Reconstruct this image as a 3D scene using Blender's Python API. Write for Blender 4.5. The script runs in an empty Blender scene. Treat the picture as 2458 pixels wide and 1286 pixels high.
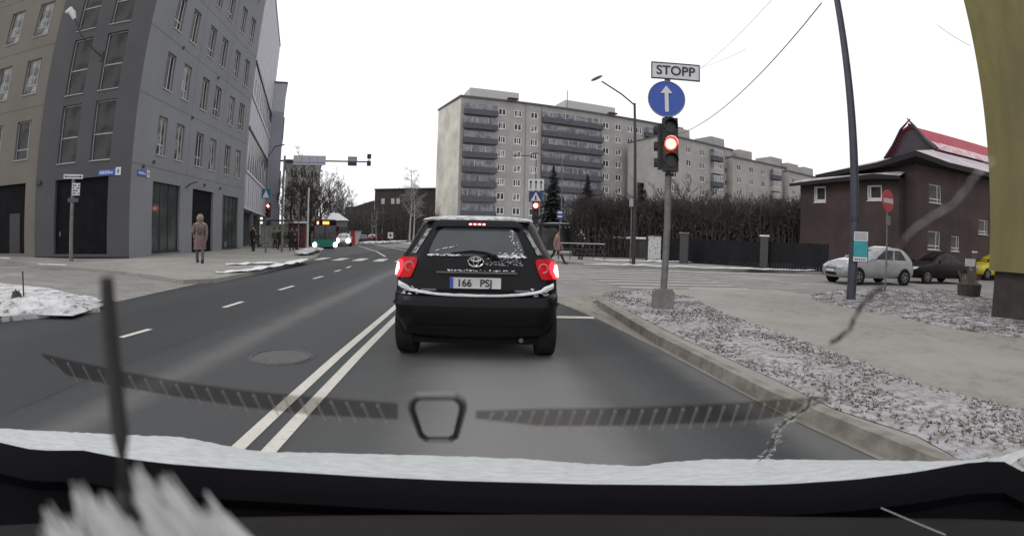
import bpy, bmesh, math, random
from mathutils import Vector, Matrix
random.seed(7)
sin, cos, pi, rad = math.sin, math.cos, math.pi, math.radians
scene = bpy.context.scene
COL = scene.collection

# ---------------------------------------------------------------- camera, world, light, exposure
FOC, ROLL, PITCH, EYE = 1180.0, 0.022, 0.062, 1.3     # a wide dash-camera lens: equidistant, 120 degrees across
def c2w(x, y, z):
    cr, sr, cp, sp = cos(ROLL), sin(ROLL), cos(PITCH), sin(PITCH)
    x, y = x*cr - y*sr, x*sr + y*cr
    return Vector((x, y*sp + z*cp, y*cp - z*sp))
def ray(px, py):
    dx, dy = px - 1229.0, py - 643.0
    r = math.hypot(dx, dy) or 1e-9
    a = r/FOC
    return c2w(sin(a)*dx/r, -sin(a)*dy/r, cos(a))
def at(px, py, z=0.0):                                  # ground point seen at a place in the photograph
    d = ray(px, py); t = (z - EYE)/d.z
    return Vector((d.x*t, d.y*t, z))
def far(px, py, dist):                                  # point at a known horizontal distance
    d = ray(px, py); h = math.hypot(d.x, d.y)
    return Vector((d.x/h*dist, d.y/h*dist, EYE + d.z/h*dist))
cam = bpy.data.cameras.new('camera')
cam_o = bpy.data.objects.new('camera', cam); COL.objects.link(cam_o)
scene.camera = cam_o
cam.type = 'PANO'; cam.panorama_type = 'FISHEYE_LENS_POLYNOMIAL'
cam.sensor_fit = 'HORIZONTAL'; cam.sensor_width = 36.0
cam.fisheye_polynomial_k0 = 0; cam.fisheye_polynomial_k1 = -(2458/36.0)/FOC
cam.fisheye_polynomial_k2 = 0; cam.fisheye_polynomial_k3 = 0; cam.fisheye_polynomial_k4 = 0
cam.fisheye_fov = pi
cam.clip_start = 0.02; cam.clip_end = 3000
M4 = Matrix((c2w(1, 0, 0), c2w(0, 1, 0), -c2w(0, 0, 1))).transposed().to_4x4()
M4.translation = Vector((0, 0, EYE)); cam_o.matrix_world = M4

world = bpy.data.worlds.new('World'); scene.world = world; world.use_nodes = True
wn = world.node_tree; wn.nodes.clear()
sky = wn.nodes.new('ShaderNodeTexSky'); sky.sky_type = 'NISHITA'; sky.sun_disc = False
sky.sun_elevation = rad(38); sky.sun_rotation = rad(-60); sky.dust_density = 4.0
hs = wn.nodes.new('ShaderNodeHueSaturation'); hs.inputs['Saturation'].default_value = 0.12
mixw = wn.nodes.new('ShaderNodeMixRGB'); mixw.inputs[0].default_value = 0.86; mixw.inputs[2].default_value = (9.9, 9.8, 10.1, 1)
bg = wn.nodes.new('ShaderNodeBackground'); bg.inputs['Strength'].default_value = 0.12
wo = wn.nodes.new('ShaderNodeOutputWorld')
wn.links.new(sky.outputs[0], hs.inputs['Color']); wn.links.new(hs.outputs[0], mixw.inputs[1])
wn.links.new(mixw.outputs[0], bg.inputs[0]); wn.links.new(bg.outputs[0], wo.inputs[0])
sun = bpy.data.lights.new('sun', 'SUN'); sun.energy = 0.55; sun.angle = rad(25); sun.color = (1, 0.97, 0.93)
sun_o = bpy.data.objects.new('sun', sun); COL.objects.link(sun_o)
sun_o.rotation_euler = (rad(52), 0, rad(-60 + 0)); sun_o.location = (0, 0, 60)
scene.view_settings.view_transform = 'Standard'; scene.view_settings.look = 'None'
scene.view_settings.exposure = 0.0; scene.view_settings.gamma = 1.0
scene.cycles.max_bounces = 6; scene.cycles.diffuse_bounces = 3; scene.cycles.glossy_bounces = 3
scene.cycles.transmission_bounces = 2; scene.cycles.transparent_max_bounces = 6
scene.cycles.use_denoising = True
scene.cycles.sample_clamp_indirect = 4

# ---------------------------------------------------------------- materials
MATS = {}
def mat(name, col, rough=0.8, col2=None, scale=3.0, lo=0.35, hi=0.65, detail=6, metal=0.0, spec=0.5,
        bump=0.0, bscale=None, emit=None, estr=0.0, alpha=None, stretch=None, coat=0.0):
    if name in MATS: return MATS[name]
    m = bpy.data.materials.new(name); m.use_nodes = True; nt = m.node_tree
    p = nt.nodes['Principled BSDF']
    p.inputs['Base Color'].default_value = (*col, 1); p.inputs['Roughness'].default_value = rough
    p.inputs['Metallic'].default_value = metal; p.inputs['Specular IOR Level'].default_value = spec
    p.inputs['Coat Weight'].default_value = coat
    tc = nt.nodes.new('ShaderNodeTexCoord'); mp = nt.nodes.new('ShaderNodeMapping')
    nt.links.new(tc.outputs['Object'], mp.inputs['Vector'])
    if stretch: mp.inputs['Scale'].default_value = stretch
    if col2 is None: col2 = tuple(c*0.82 for c in col)
    nz = nt.nodes.new('ShaderNodeTexNoise'); nz.inputs['Scale'].default_value = scale
    nz.inputs['Detail'].default_value = detail; nz.inputs['Roughness'].default_value = 0.6
    nt.links.new(mp.outputs[0], nz.inputs['Vector'])
    rp = nt.nodes.new('ShaderNodeValToRGB')
    rp.color_ramp.elements[0].position = lo; rp.color_ramp.elements[1].position = hi
    rp.color_ramp.elements[0].color = (*col2, 1); rp.color_ramp.elements[1].color = (*col, 1)
    nt.links.new(nz.outputs[0], rp.inputs[0]); nt.links.new(rp.outputs[0], p.inputs['Base Color'])
    if bump:
        b = nt.nodes.new('ShaderNodeBump'); b.inputs['Strength'].default_value = bump; b.inputs['Distance'].default_value = 0.02
        n2 = nt.nodes.new('ShaderNodeTexNoise'); n2.inputs['Scale'].default_value = bscale or scale*6; n2.inputs['Detail'].default_value = 5
        nt.links.new(mp.outputs[0], n2.inputs['Vector']); nt.links.new(n2.outputs[0], b.inputs['Height'])
        nt.links.new(b.outputs[0], p.inputs['Normal'])
    if emit:
        p.inputs['Emission Color'].default_value = (*emit, 1); p.inputs['Emission Strength'].default_value = estr
    if alpha is not None: p.inputs['Alpha'].default_value = alpha
    MATS[name] = m; return m
def two_noise(name, colA, colB, colC, s1, t1, s2, t2, rough=0.9, bump=0.4, bscale=20, soft=0.06, stretch=None, rough2=None):
    """colA base, colB where fine noise is high, colC in broad patches"""
    m = bpy.data.materials.new(name); m.use_nodes = True; nt = m.node_tree; p = nt.nodes['Principled BSDF']
    p.inputs['Roughness'].default_value = rough
    tc = nt.nodes.new('ShaderNodeTexCoord'); mp = nt.nodes.new('ShaderNodeMapping'); nt.links.new(tc.outputs['Object'], mp.inputs[0])
    if stretch: mp.inputs['Scale'].default_value = stretch
    def nz(s, d=8):
        n = nt.nodes.new('ShaderNodeTexNoise'); n.inputs['Scale'].default_value = s; n.inputs['Detail'].default_value = d
        n.inputs['Roughness'].default_value = 0.65; nt.links.new(mp.outputs[0], n.inputs['Vector']); return n
    def ramp(src, t, w):
        r = nt.nodes.new('ShaderNodeValToRGB'); r.color_ramp.elements[0].position = t - w; r.color_ramp.elements[1].position = t + w
        nt.links.new(src.outputs[0], r.inputs[0]); return r
    a = nz(s1); b = nz(s2)
    ra = ramp(a, t1, soft); rb = ramp(b, t2, soft*1.5)
    m1 = nt.nodes.new('ShaderNodeMixRGB'); m1.inputs[1].default_value = (*colA, 1); m1.inputs[2].default_value = (*colB, 1)
    nt.links.new(ra.outputs[0], m1.inputs[0])
    m2 = nt.nodes.new('ShaderNodeMixRGB'); m2.inputs[2].default_value = (*colC, 1)
    nt.links.new(m1.outputs[0], m2.inputs[1]); nt.links.new(rb.outputs[0], m2.inputs[0])
    nt.links.new(m2.outputs[0], p.inputs['Base Color'])
    if rough2 is not None:
        mr = nt.nodes.new('ShaderNodeMapRange'); mr.inputs[3].default_value = rough; mr.inputs[4].default_value = rough2
        nt.links.new(rb.outputs[0], mr.inputs[0]); nt.links.new(mr.outputs[0], p.inputs['Roughness'])
    bp = nt.nodes.new('ShaderNodeBump'); bp.inputs['Strength'].default_value = bump; bp.inputs['Distance'].default_value = 0.03
    n3 = nz(bscale, 4); nt.links.new(n3.outputs[0], bp.inputs['Height']); nt.links.new(bp.outputs[0], p.inputs['Normal'])
    MATS[name] = m; return m
def emis(name, col, s):
    if name in MATS: return MATS[name]
    m = bpy.data.materials.new(name); m.use_nodes = True; nt = m.node_tree; nt.nodes.clear()
    e = nt.nodes.new('ShaderNodeEmission'); o = nt.nodes.new('ShaderNodeOutputMaterial')
    e.inputs[0].default_value = (*col, 1); e.inputs[1].default_value = s; nt.links.new(e.outputs[0], o.inputs[0])
    MATS[name] = m; return m

asphalt = two_noise('asphalt', (.040, .045, .048), (.062, .067, .071), (.052, .055, .058), 40, .60, .35, .60, rough=.75, bump=.5, bscale=160, soft=.09, stretch=(1, .35, 1), rough2=.85)
def wear(m):
    m.node_tree.nodes['Principled BSDF'].inputs['Specular IOR Level'].default_value = .22
    # salt dust ground into the lanes between the wheel tracks, running along the road
    nt = m.node_tree; p = nt.nodes['Principled BSDF']; src = p.inputs['Base Color'].links[0].from_socket
    tc = nt.nodes.new('ShaderNodeTexCoord'); sp = nt.nodes.new('ShaderNodeSeparateXYZ'); nt.links.new(tc.outputs['Object'], sp.inputs[0])
    ma = nt.nodes.new('ShaderNodeMath'); ma.operation = 'MULTIPLY_ADD'; ma.inputs[1].default_value = .085; nt.links.new(sp.outputs[1], ma.inputs[0]); nt.links.new(sp.outputs[0], ma.inputs[2])
    nz = nt.nodes.new('ShaderNodeTexNoise'); nz.inputs['Scale'].default_value = .9; nz.inputs['Detail'].default_value = 9; nz.inputs['Roughness'].default_value = .7; nt.links.new(tc.outputs['Object'], nz.inputs['Vector'])
    m2 = nt.nodes.new('ShaderNodeMath'); m2.operation = 'MULTIPLY_ADD'; m2.inputs[1].default_value = .5; nt.links.new(nz.outputs[0], m2.inputs[0]); nt.links.new(ma.outputs[0], m2.inputs[2])
    mr = nt.nodes.new('ShaderNodeMapRange'); mr.inputs[1].default_value = -8.0; mr.inputs[2].default_value = 3.0; nt.links.new(m2.outputs[0], mr.inputs[0])
    rp = nt.nodes.new('ShaderNodeValToRGB'); cr_ = rp.color_ramp; cr_.interpolation = 'EASE'
    stops = [(-8, .18), (-7.2, .01), (-6.2, .06), (-5.2, .02), (-3.5, .03), (-2.95, .10), (-2.55, .36), (-2.2, .14), (-1.2, .14), (-.5, .22), (.3, .72), (1.0, .64), (1.5, .20), (2.2, .04), (2.6, .4)]
    while len(cr_.elements) < len(stops): cr_.elements.new(.5)
    for e, (s_, v) in zip(cr_.elements, stops): e.position = (s_+8.25-.25+.0)/11.0; e.color = (v, v, v, 1)
    nt.links.new(mr.outputs[0], rp.inputs[0])
    mx = nt.nodes.new('ShaderNodeMixRGB'); mx.inputs[2].default_value = (.29, .29, .28, 1)
    nt.links.new(rp.outputs[0], mx.inputs[0]); nt.links.new(src, mx.inputs[1]); nt.links.new(mx.outputs[0], p.inputs['Base Color'])
wear(asphalt)
dusty = two_noise('dusty_asphalt', (.20, .195, .18), (.27, .262, .245), (.30, .295, .28), 3, .55, .5, .58, rough=.9, bump=.3, bscale=60, stretch=(.5, 1.6, 1))
paving = two_noise('pavement_concrete', (.265, .258, .230), (.205, .198, .176), (.31, .302, .275), 5, .56, .4, .52, rough=.9, bump=.25, bscale=40)
gutter = two_noise('gutter_grit', (.24, .225, .19), (.16, .15, .13), (.30, .285, .25), 4, .55, 1.2, .55, rough=.95, bump=.4, bscale=50, stretch=(1.5, .4, 1))
kerbm = mat('kerb_stone', (.27, .26, .23), .9, (.16, .15, .13), 6, bump=.3)
verge = two_noise('snowy_verge', (.10, .09, .078), (.50, .495, .515), (.33, .315, .31), 9, .45, 1.6, .56, rough=.95, bump=1.0, bscale=30, soft=.11, stretch=(1, 1, 1))
verge2 = two_noise('thin_snow_verge', (.075, .065, .055), (.50, .50, .53), (.20, .18, .165), 5, .49, 1.0, .58, rough=.95, bump=1.0, bscale=20, soft=.09, stretch=(.7, 1.3, 1))
snow = mat('snow', (.80, .81, .84), .9, (.55, .56, .58), 5, .3, .6, bump=.8, bscale=20)
dirtysnow = two_noise('dirty_snow', (.50, .50, .50), (.10, .09, .08), (.7, .71, .73), 6, .57, 2, .55, rough=.95, bump=1, bscale=10)
paint = two_noise('road_paint', (.62, .61, .55), (.42, .41, .37), (.55, .54, .49), 30, .6, 2, .55, rough=.8, bump=.2, bscale=90)
rend_grey = mat('grey_render', (.215, .223, .235), .95, (.180, .187, .198), .35, .3, .7, bump=.12, bscale=30)
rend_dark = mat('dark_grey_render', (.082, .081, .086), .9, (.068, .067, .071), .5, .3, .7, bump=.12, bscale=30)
rend_olive = mat('warm_grey_render', (.17, .158, .135), .9, (.145, .135, .115), .4, .3, .7, bump=.12, bscale=30)
black_gl = mat('black_glass', (.006, .007, .009), .12, spec=.3)
glass = mat('window_glass', (.012, .014, .016), .08, (.05, .05, .048), .8, .45, .6, spec=.28)
glass_pale = mat('curtained_glass', (.30, .30, .28), .15, (.05, .055, .055), 1.2, .42, .58, spec=.6)
fr_white = mat('white_frame', (.62, .62, .61), .5)
fr_grey = mat('grey_frame', (.35, .36, .36), .5)
fr_dark = mat('dark_frame', (.02, .02, .022), .5)
door_blk = mat('black_door', (.008, .008, .010), .8, (.013, .013, .015), 2, spec=.08)
galv = mat('galvanised_steel', (.20, .20, .195), .55, (.13, .125, .12), 6, metal=.35)
dksteel = mat('dark_steel', (.045, .045, .05), .55, metal=.3)
conc = mat('concrete', (.22, .22, .21), .9, (.15, .15, .145), 5, bump=.3)
blackpl = mat('black_plastic', (.008, .008, .009), .6, spec=.15)
rubber = mat('tyre_rubber', (.012, .012, .012), .9, (.02, .02, .02), 10, spec=.15)
bark = mat('bark', (.10, .085, .07), .95, (.05, .042, .035), 8)
birchbark = mat('birch_bark', (.42, .40, .37), .9, (.10, .09, .08), 9, .4, .5)
twig = mat('twigs', (.075, .06, .05), .95, (.04, .034, .03), 5)
sw = lambda n, c, **k: mat(n, c, .5, tuple(x*.9 for x in c), 8, **k)
sign_white = sw('sign_white', (.62, .62, .64)); sign_blue = sw('sign_blue', (.035, .09, .40)); sign_red = sw('sign_red', (.50, .02, .035))
sign_black = sw('sign_black', (.012, .012, .013))

# ---------------------------------------------------------------- mesh building
class MB:
    def __init__(s): s.v = []; s.f = []
    def add(s, vs, fs):
        b = len(s.v); s.v += [tuple(v) for v in vs]; s.f += [[b+i for i in f] for f in fs]; return s
    def box(s, x0, x1, y0, y1, z0, z1, rot=None, loc=(0, 0, 0)):
        vs = [Vector((x, y, z)) for z in (z0, z1) for y in (y0, y1) for x in (x0, x1)]
        if rot is not None: vs = [rot @ v for v in vs]
        vs = [v + Vector(loc) for v in vs]
        return s.add(vs, [(0, 2, 3, 1), (4, 5, 7, 6), (0, 1, 5, 4), (2, 6, 7, 3), (0, 4, 6, 2), (1, 3, 7, 5)])
    def tube(s, pts, rs, n=8, cap=True):
        pts = [Vector(p) for p in pts]
        if not hasattr(rs, '__len__'): rs = [rs]*len(pts)
        rings = []
        for i, p in enumerate(pts):
            d = (pts[min(i+1, len(pts)-1)] - pts[max(i-1, 0)])
            if d.length < 1e-9: d = Vector((0, 0, 1))
            d.normalize(); a = d.cross(Vector((0, 0, 1)) if abs(d.z) < .9 else Vector((0, 1, 0))).normalized(); b = d.cross(a)
            rings.append([p + (a*cos(2*pi*k/n) + b*sin(2*pi*k/n))*rs[i] for k in range(n)])
        vs = [v for r in rings for v in r]; fs = []
        for i in range(len(pts)-1):
            for k in range(n): fs.append((i*n+k, i*n+(k+1) % n, (i+1)*n+(k+1) % n, (i+1)*n+k))
        if cap: fs += [tuple(range(n))[::-1], tuple((len(pts)-1)*n + k for k in range(n))]
        return s.add(vs, fs)
    def cyl(s, c, r, h, n=20, axis='z', r2=None):
        c = Vector(c); ax = {'x': Vector((1, 0, 0)), 'y': Vector((0, 1, 0)), 'z': Vector((0, 0, 1))}[axis]
        return s.tube([c, c + ax*h], [r, r if r2 is None else r2], n)
    def prism(s, poly, z0, z1):
        n = len(poly); vs = [(p[0], p[1], z0) for p in poly] + [(p[0], p[1], z1) for p in poly]
        return s.add(vs, [tuple(range(n))[::-1], tuple(range(n, 2*n))] + [(i, (i+1) % n, n+(i+1) % n, n+i) for i in range(n)])
    def slab(s, poly, y0, y1):                            # polygon in x,z extruded along y
        n = len(poly); vs = [(p[0], y0, p[1]) for p in poly] + [(p[0], y1, p[1]) for p in poly]
        return s.add(vs, [tuple(range(n)), tuple(range(n, 2*n))[::-1]] + [(i, n+i, n+(i+1) % n, (i+1) % n) for i in range(n)])
    def grid(s, rows):
        m = len(rows[0]); vs = [p for r in rows for p in r]
        return s.add(vs, [(i*m+j, i*m+j+1, (i+1)*m+j+1, (i+1)*m+j) for i in range(len(rows)-1) for j in range(m-1)])
    def sphere(s, c, r, n=12, sc=(1, 1, 1)):
        rows = []
        for i in range(n//2+1):
            t = pi*i/(n//2)
            rows.append([(c[0]+r*sc[0]*sin(t)*cos(2*pi*j/n), c[1]+r*sc[1]*sin(t)*sin(2*pi*j/n), c[2]+r*sc[2]*cos(t)) for j in range(n+1)])
        return s.grid(rows)
    def build(s, name, m, parent=None, smooth=False, loc=None, rotz=0.0, fix=True):
        me = bpy.data.meshes.new(name); me.from_pydata(s.v, [], s.f); me.validate()
        bm = bmesh.new(); bm.from_mesh(me); bmesh.ops.remove_doubles(bm, verts=bm.verts, dist=1e-5)
        if fix: bmesh.ops.recalc_face_normals(bm, faces=bm.faces)
        bm.to_mesh(me); bm.free()
        me.materials.append(m)
        if smooth:
            for p in me.polygons: p.use_smooth = True
            try: me.set_sharp_from_angle(angle=rad(40))
            except Exception: pass
        o = bpy.data.objects.new(name, me); COL.objects.link(o)
        if parent is not None: o.parent = parent
        if loc is not None: o.location = loc
        o.rotation_euler.z = rotz
        return o
def thing(name, label, cat, loc=(0, 0, 0), rotz=0.0, group=None):
    o = bpy.data.objects.new(name, None); COL.objects.link(o); o.empty_display_size = .2
    o.location = loc; o.rotation_euler = (0, 0, rotz); tag(o, label, cat, group); return o
def tag(o, label=None, cat=None, group=None, kind=None):
    if label: o['label'] = label
    if cat: o['category'] = cat
    if group: o['group'] = group
    if kind: o['kind'] = kind
    return o
def struct(o): o['kind'] = 'structure'; return o
def kids(o): return [c for c in COL.objects if c.parent is o]
def dup(o, parent=None):
    c = o.copy(); COL.objects.link(c)
    if parent is not None: c.parent = parent
    for ch in kids(o): dup(ch, c)
    return c
def text_mesh(txt, size, depth=.004, sx=1.0):
    cu = bpy.data.curves.new('t', 'FONT'); cu.body = txt; cu.size = size; cu.align_x = 'CENTER'; cu.align_y = 'CENTER'; cu.extrude = depth; cu.offset = size*.014
    o = bpy.data.objects.new('t', cu); COL.objects.link(o)
    dg = bpy.context.evaluated_depsgraph_get(); me = bpy.data.meshes.new_from_object(o.evaluated_get(dg))
    bpy.data.objects.remove(o)
    for v in me.vertices: v.co.x *= sx
    return me
def text(name, txt, size, m, parent, loc, rotz=0.0, sx=1.0):   # upright lettering facing -y of its parent
    me = text_mesh(txt, size, .003, sx); me.materials.append(m)
    o = bpy.data.objects.new(name, me); COL.objects.link(o); o.parent = parent
    o.location = loc; o.rotation_euler = (pi/2, 0, rotz); return o

# ---------------------------------------------------------------- ground
def poly_sheet(name, pts, z, m, zf=None):
    mb = MB(); mb.add([(p[0], p[1], zf(p) if zf else z) for p in pts], [tuple(range(len(pts)))])
    o = mb.build(name, m, fix=False)
    if o.data.polygons[0].normal.z < 0: o.data.flip_normals()
    return o
def raised(name, pts, z0, z1, m):
    return MB().prism([(p[0], p[1]) for p in pts], z0, z1).build(name, m)

g = MB().grid([[(x, y, -.03) for x in (-900, -60, 60, 900)] for y in (-60, 60, 300, 1500)]).build('ground', dusty); struct(g)
# main carriageway: dark damp asphalt, bending left in the distance
roadL = [(-8.6, -6), (-7.9, 4.5), (-7.75, 7.2), (-8.3, 11), (-9.0, 16.5), (-11.3, 26.5), (-15, 36), (-20.5, 46), (-33, 66), (-60, 104)]
roadR = [(2.9, -6), (2.33, 2.28), (2.13, 3.2), (1.84, 5.4), (1.40, 8.0), (1.0, 9.7), (.55, 12.5), (.2, 16.5), (-1.5, 26.5), (-4.5, 36), (-9.0, 46), (-19, 64), (-46, 102)]
rd = poly_sheet('road', roadL + roadR[::-1], 0.0, asphalt); struct(rd)
# cross street on the right and pale salted junction
sr = poly_sheet('side_street', [(1.0, 9.7), (1.5, 9.0), (3, 11.6), (5, 12.5), (9, 12.6), (70, 9), (70, 24), (14.5, 21.3), (6, 22.4), (1.5, 26.5), (-1.5, 26.5), (.2, 16.5), (.55, 12.5)], -.012, dusty); struct(sr)
sl = poly_sheet('side_street', [(-7.75, 7.4), (-8.3, 11), (-8.8, 15), (-12, 15.0), (-18.5, 14.4), (-26, 13.0), (-60, 6), (-60, -4), (-20, 5.6), (-12, 7.5)], 0.004, dusty,
                zf=lambda p: .004 + max(0, -p[0]-12)*.006); struct(sl)
gt = poly_sheet('gutter', [(2.9, -6), (2.33, 2.28), (2.13, 3.2), (1.84, 5.4), (1.40, 8.0), (1.0, 9.7), (1.2, 10.6), (2.2, 12.2), (4.5, 12.6), (4.6, 12.35), (2.4, 11.3), (1.68, 10.0), (1.84, 6), (2.12, 3.5), (2.52, 1.85), (3.6, -6)], .004, gutter); struct(gt)
# right kerb, pavement and verges
kin = [(3.4, -6), (2.52, 1.85), (2.12, 3.5), (1.84, 6), (1.68, 9.4), (1.80, 10.2), (2.3, 11.1), (3.2, 11.8), (4.6, 12.25)]
kout = [(3.52, -6), (2.64, 1.85), (2.24, 3.5), (1.96, 6), (1.80, 9.3), (1.92, 10.1), (2.4, 10.98), (3.25, 11.67), (4.6, 12.1)]
kb = MB()
for i in range(len(kin)-1): kb.prism([kin[i], kin[i+1], kout[i+1], kout[i]], -.05, .125)
struct(kb.build('kerb', kerbm))
pv = raised('pavement', kout + [(7.2, 12.0), (7.45, 11.0), (7.5, 8.5), (7.6, 6.9), (8.3, 4.9), (10, -6)], -.05, .115, paving); struct(pv)
vg = poly_sheet('verge', [at(1437, 706, .12), at(1475, 700, .12), at(1545, 698, .12), at(1600, 702, .12), at(1660, 712, .12), at(1700, 735, .12), at(1760, 760, .12), at(1960, 830, .12), at(2240, 930, .12), at(2458, 985, .12), (4.6, 1.0), (4.9, -6), (4.4, -6), (3.0, 1.0), at(2300, 1100, .12), at(2200, 1045, .12), at(2000, 980, .12), at(1850, 905, .12), at(1640, 812, .12), at(1530, 757, .12), at(1465, 722, .12)], .121, verge); struct(vg)
vg2 = poly_sheet('verge', [at(1935, 713, .12), at(1960, 702, .12), at(2040, 694, .12), at(2250, 694, .12), at(2350, 700, .12), (14, 9.6), (13, 4), (9, 4), at(2458, 812, .12), at(2330, 795, .12), at(2220, 775, .12), at(2090, 748, .12), at(1985, 728, .12)], .119, verge2); struct(vg2)
yard = raised('yard', [(7.5, 12.3), (7.2, 11.9), (7.6, 6.9), (8.3, 4.9), (10, -6), (40, -6), (40, 12.3)], -.05, .105, dusty); struct(yard)
# left pavement around the grey corner building
def pz(p): return .12 + max(0, -p[0]-18)*.02
pL = [at(175, 641, .12), at(300, 652, .12), at(380, 662, .12), at(440, 672, .12), at(520, 668, .12), at(640, 645, .12), at(700, 632, .12), at(755, 618, .12), (-13.5, 33), (-19.5, 45), (-33, 66), (-50, 66), (-28, 40), (-35, 30), (-50, 20), (-50, 11.5), (-26, 14.6)]
lp = MB(); n = len(pL)
lp.add([(p[0], p[1], pz(p)) for p in pL] + [(p[0], p[1], -.05) for p in pL], [tuple(range(n))] + [(i, (i+1) % n, n+(i+1) % n, n+i) for i in range(n)])
struct(lp.build('pavement', paving))
# snowy corner near left
cs = raised('verge', [(-7.98, 4.4), at(240, 735, .1), at(215, 715, .1), at(120, 690, .1), at(0, 678, .1), (-30, 5), (-30, -6), (-8.7, -6)], -.05, .09, dirtysnow); struct(cs)
# far pavement on the right in front of the wall
fp = raised('pavement', [(1.2, 29), (2.6, 25.6), (4.6, 24.0), (8, 22.9), (14.5, 21.6), (22, 20.6), (22, 40), (0, 60), (-8, 60), (-3, 42)], -.05, .12, paving); struct(fp)
# median / snowy lawn far ahead
ml = raised('verge', [(-7, 60), (-1, 46), (-3, 42), (8, 48), (40, 90), (-18, 120), (-40, 120), (-22, 86)], -.05, .10, snow); struct(ml)

def inside(p, poly):
    c = False
    for i in range(len(poly)):
        a, b = poly[i], poly[i-1]
        if (a[1] > p[1]) != (b[1] > p[1]) and p[0] < (b[0]-a[0])*(p[1]-a[1])/(b[1]-a[1])+a[0]: c = not c
    return c
def tufts(sheet, n, seed, m, ymax=12.5, h=.05):
    r = random.Random(seed); poly = [(v.co.x, v.co.y) for v in sheet.data.vertices]; z0 = sheet.data.vertices[0].co.z; mb = MB()
    xs = [p[0] for p in poly]; ys = [p[1] for p in poly]; k = 0
    from mathutils import noise as mn
    while k < n:
        x, y = r.uniform(min(xs), max(xs)), r.uniform(max(min(ys), .5), min(max(ys), ymax))
        if not inside((x, y), poly): continue
        if mn.noise(Vector((x*1.6, y*1.6, seed)))+.35*mn.noise(Vector((x*6, y*6, 3))) < r.uniform(-.45, .3): k += .4; continue
        k += 1; c = Vector((x, y, z0-.004))
        for q in range(4):
            a = r.uniform(0, 6.28); l = h*r.uniform(.4, 1.3); d = Vector((cos(a)*r.uniform(.5, 1.6), sin(a)*r.uniform(.5, 1.6), .7)).normalized()*l; s_ = Vector((-sin(a), cos(a), 0))*r.uniform(.003, .009)
            mb.add([c-s_, c+s_, c+d*.6+s_*.8, c+d], [(0, 1, 2, 3)])
    o = mb.build('grass', m, None, fix=False); tag(o, 'dead grass tufts poking through thin snow', None, kind='stuff'); return o
deadgrass = mat('dead_grass', (.19, .16, .125), .95, (.055, .047, .036), 3)
tufts(vg, 6500, 1, deadgrass, h=.035); tufts(vg2, 5000, 2, deadgrass, h=.05)
# painted markings
def strip(mb, a, b, w, z=.004):
    a, b = Vector((a[0], a[1])), Vector((b[0], b[1])); d = (b-a).normalized(); nn = Vector((-d.y, d.x))*w/2
    mb.add([(*(a+nn), z), (*(a-nn), z), (*(b-nn), z), (*(b+nn), z)], [(0, 1, 2, 3)])
for off in (0, .215):
    m_ = MB()
    c = [(-1.56+off, .6), (-1.66+off, 2.5), (-1.86+off, 5), (-2.08+off, 8.3), (-2.3+off, 10.5)]
    if off == 0: c = c[:-1] + [(-2.32, 11.2)]
    for i in range(len(c)-1):
        a, b = Vector(c[i]), Vector(c[i+1]); w = .052
        m_.add([(a.x-w, a.y, .0045), (a.x+w, a.y, .0045), (b.x+w, b.y, .0045), (b.x-w, b.y, .0045)], [(0, 1, 2, 3)])
    struct(m_.build('road_marking', paint, fix=False))
m_ = MB()
for a, b in [((290, 810), (360, 790)), ((537, 738), (582, 724)), ((670, 696), (705, 686)), ((752, 669), (775, 663)), ((803, 652), (818, 648)), ((832, 643), (842, 639))]:
    strip(m_, at(*a), at(*b), .11)
struct(m_.build('road_marking', paint, fix=False))
m_ = MB(); strip(m_, (.45, 8.02), (1.38, 8.0), .22, .0085); strip(m_, (-2.3, 11.2), (.7, 11.8), .2)
struct(m_.build('road_marking', paint, fix=False))
m_ = MB()                                                   # crossing over the main road
for k in range(9):
    x = -11.3 + k*1.15; y = 25.2 + (x+11)*-.04
    strip(m_, (x, y-1.2), (x-.35, y+1.4), .52)
struct(m_.build('road_marking', paint, fix=False))
worn = two_noise('worn_paint', (.45, .44, .41), (.27, .26, .235), (.38, .37, .34), 9, .5, 1.2, .5, rough=.9, bump=.3, bscale=60, soft=.08, stretch=(.4, 1.5, 1))
m_ = MB()                                                   # zebra over the side street: bars along x
for k in range(7):
    y = 13.35 + k*1.02
    strip(m_, (3.0-.12*k, y), (7.0, y-.02), .42, .001)
struct(m_.build('road_marking', worn, fix=False))
m_ = MB(); strip(m_, at(1760, 662), at(1945, 685), .12, .001); strip(m_, at(860, 590), at(905, 604), .15); strip(m_, at(905, 604), at(925, 616), .15); strip(m_, at(870, 582), at(1000, 606), .2)
struct(m_.build('road_marking', paint, fix=False))
m_ = MB(); rc = random.Random(21)                           # tar seams and cracks
for (x, y, n_, dx, dy) in ((-3.75, 2.0, 26, -.04, .42), (-6.6, 4.0, 22, -.05, .5)):
    p = Vector((x, y))
    for i in range(n_):
        q = p + Vector((dx+rc.gauss(0, .035), dy+rc.gauss(0, .05))); strip(m_, p, q, rc.uniform(.002, .005), .0035); p = q
struct(m_.build('road_crack', mat('tar_seam', (.018, .018, .019), .6, spec=.2), fix=False))
mc = at(675, 857)
mh = MB(); mh.cyl((mc.x, mc.y, -.02), .36, .026, 32); mh.tube([(mc.x+.33*cos(t*pi/16), mc.y+.33*sin(t*pi/16), .008) for t in range(33)], .012, 6, False)
tag(mh.build('manhole_cover', mat('iron_cover', (.125, .128, .128), .7, (.075, .078, .078), 30, bump=.8, bscale=60)), 'round grey iron manhole cover in the lane left of the double line', 'manhole cover')
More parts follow.
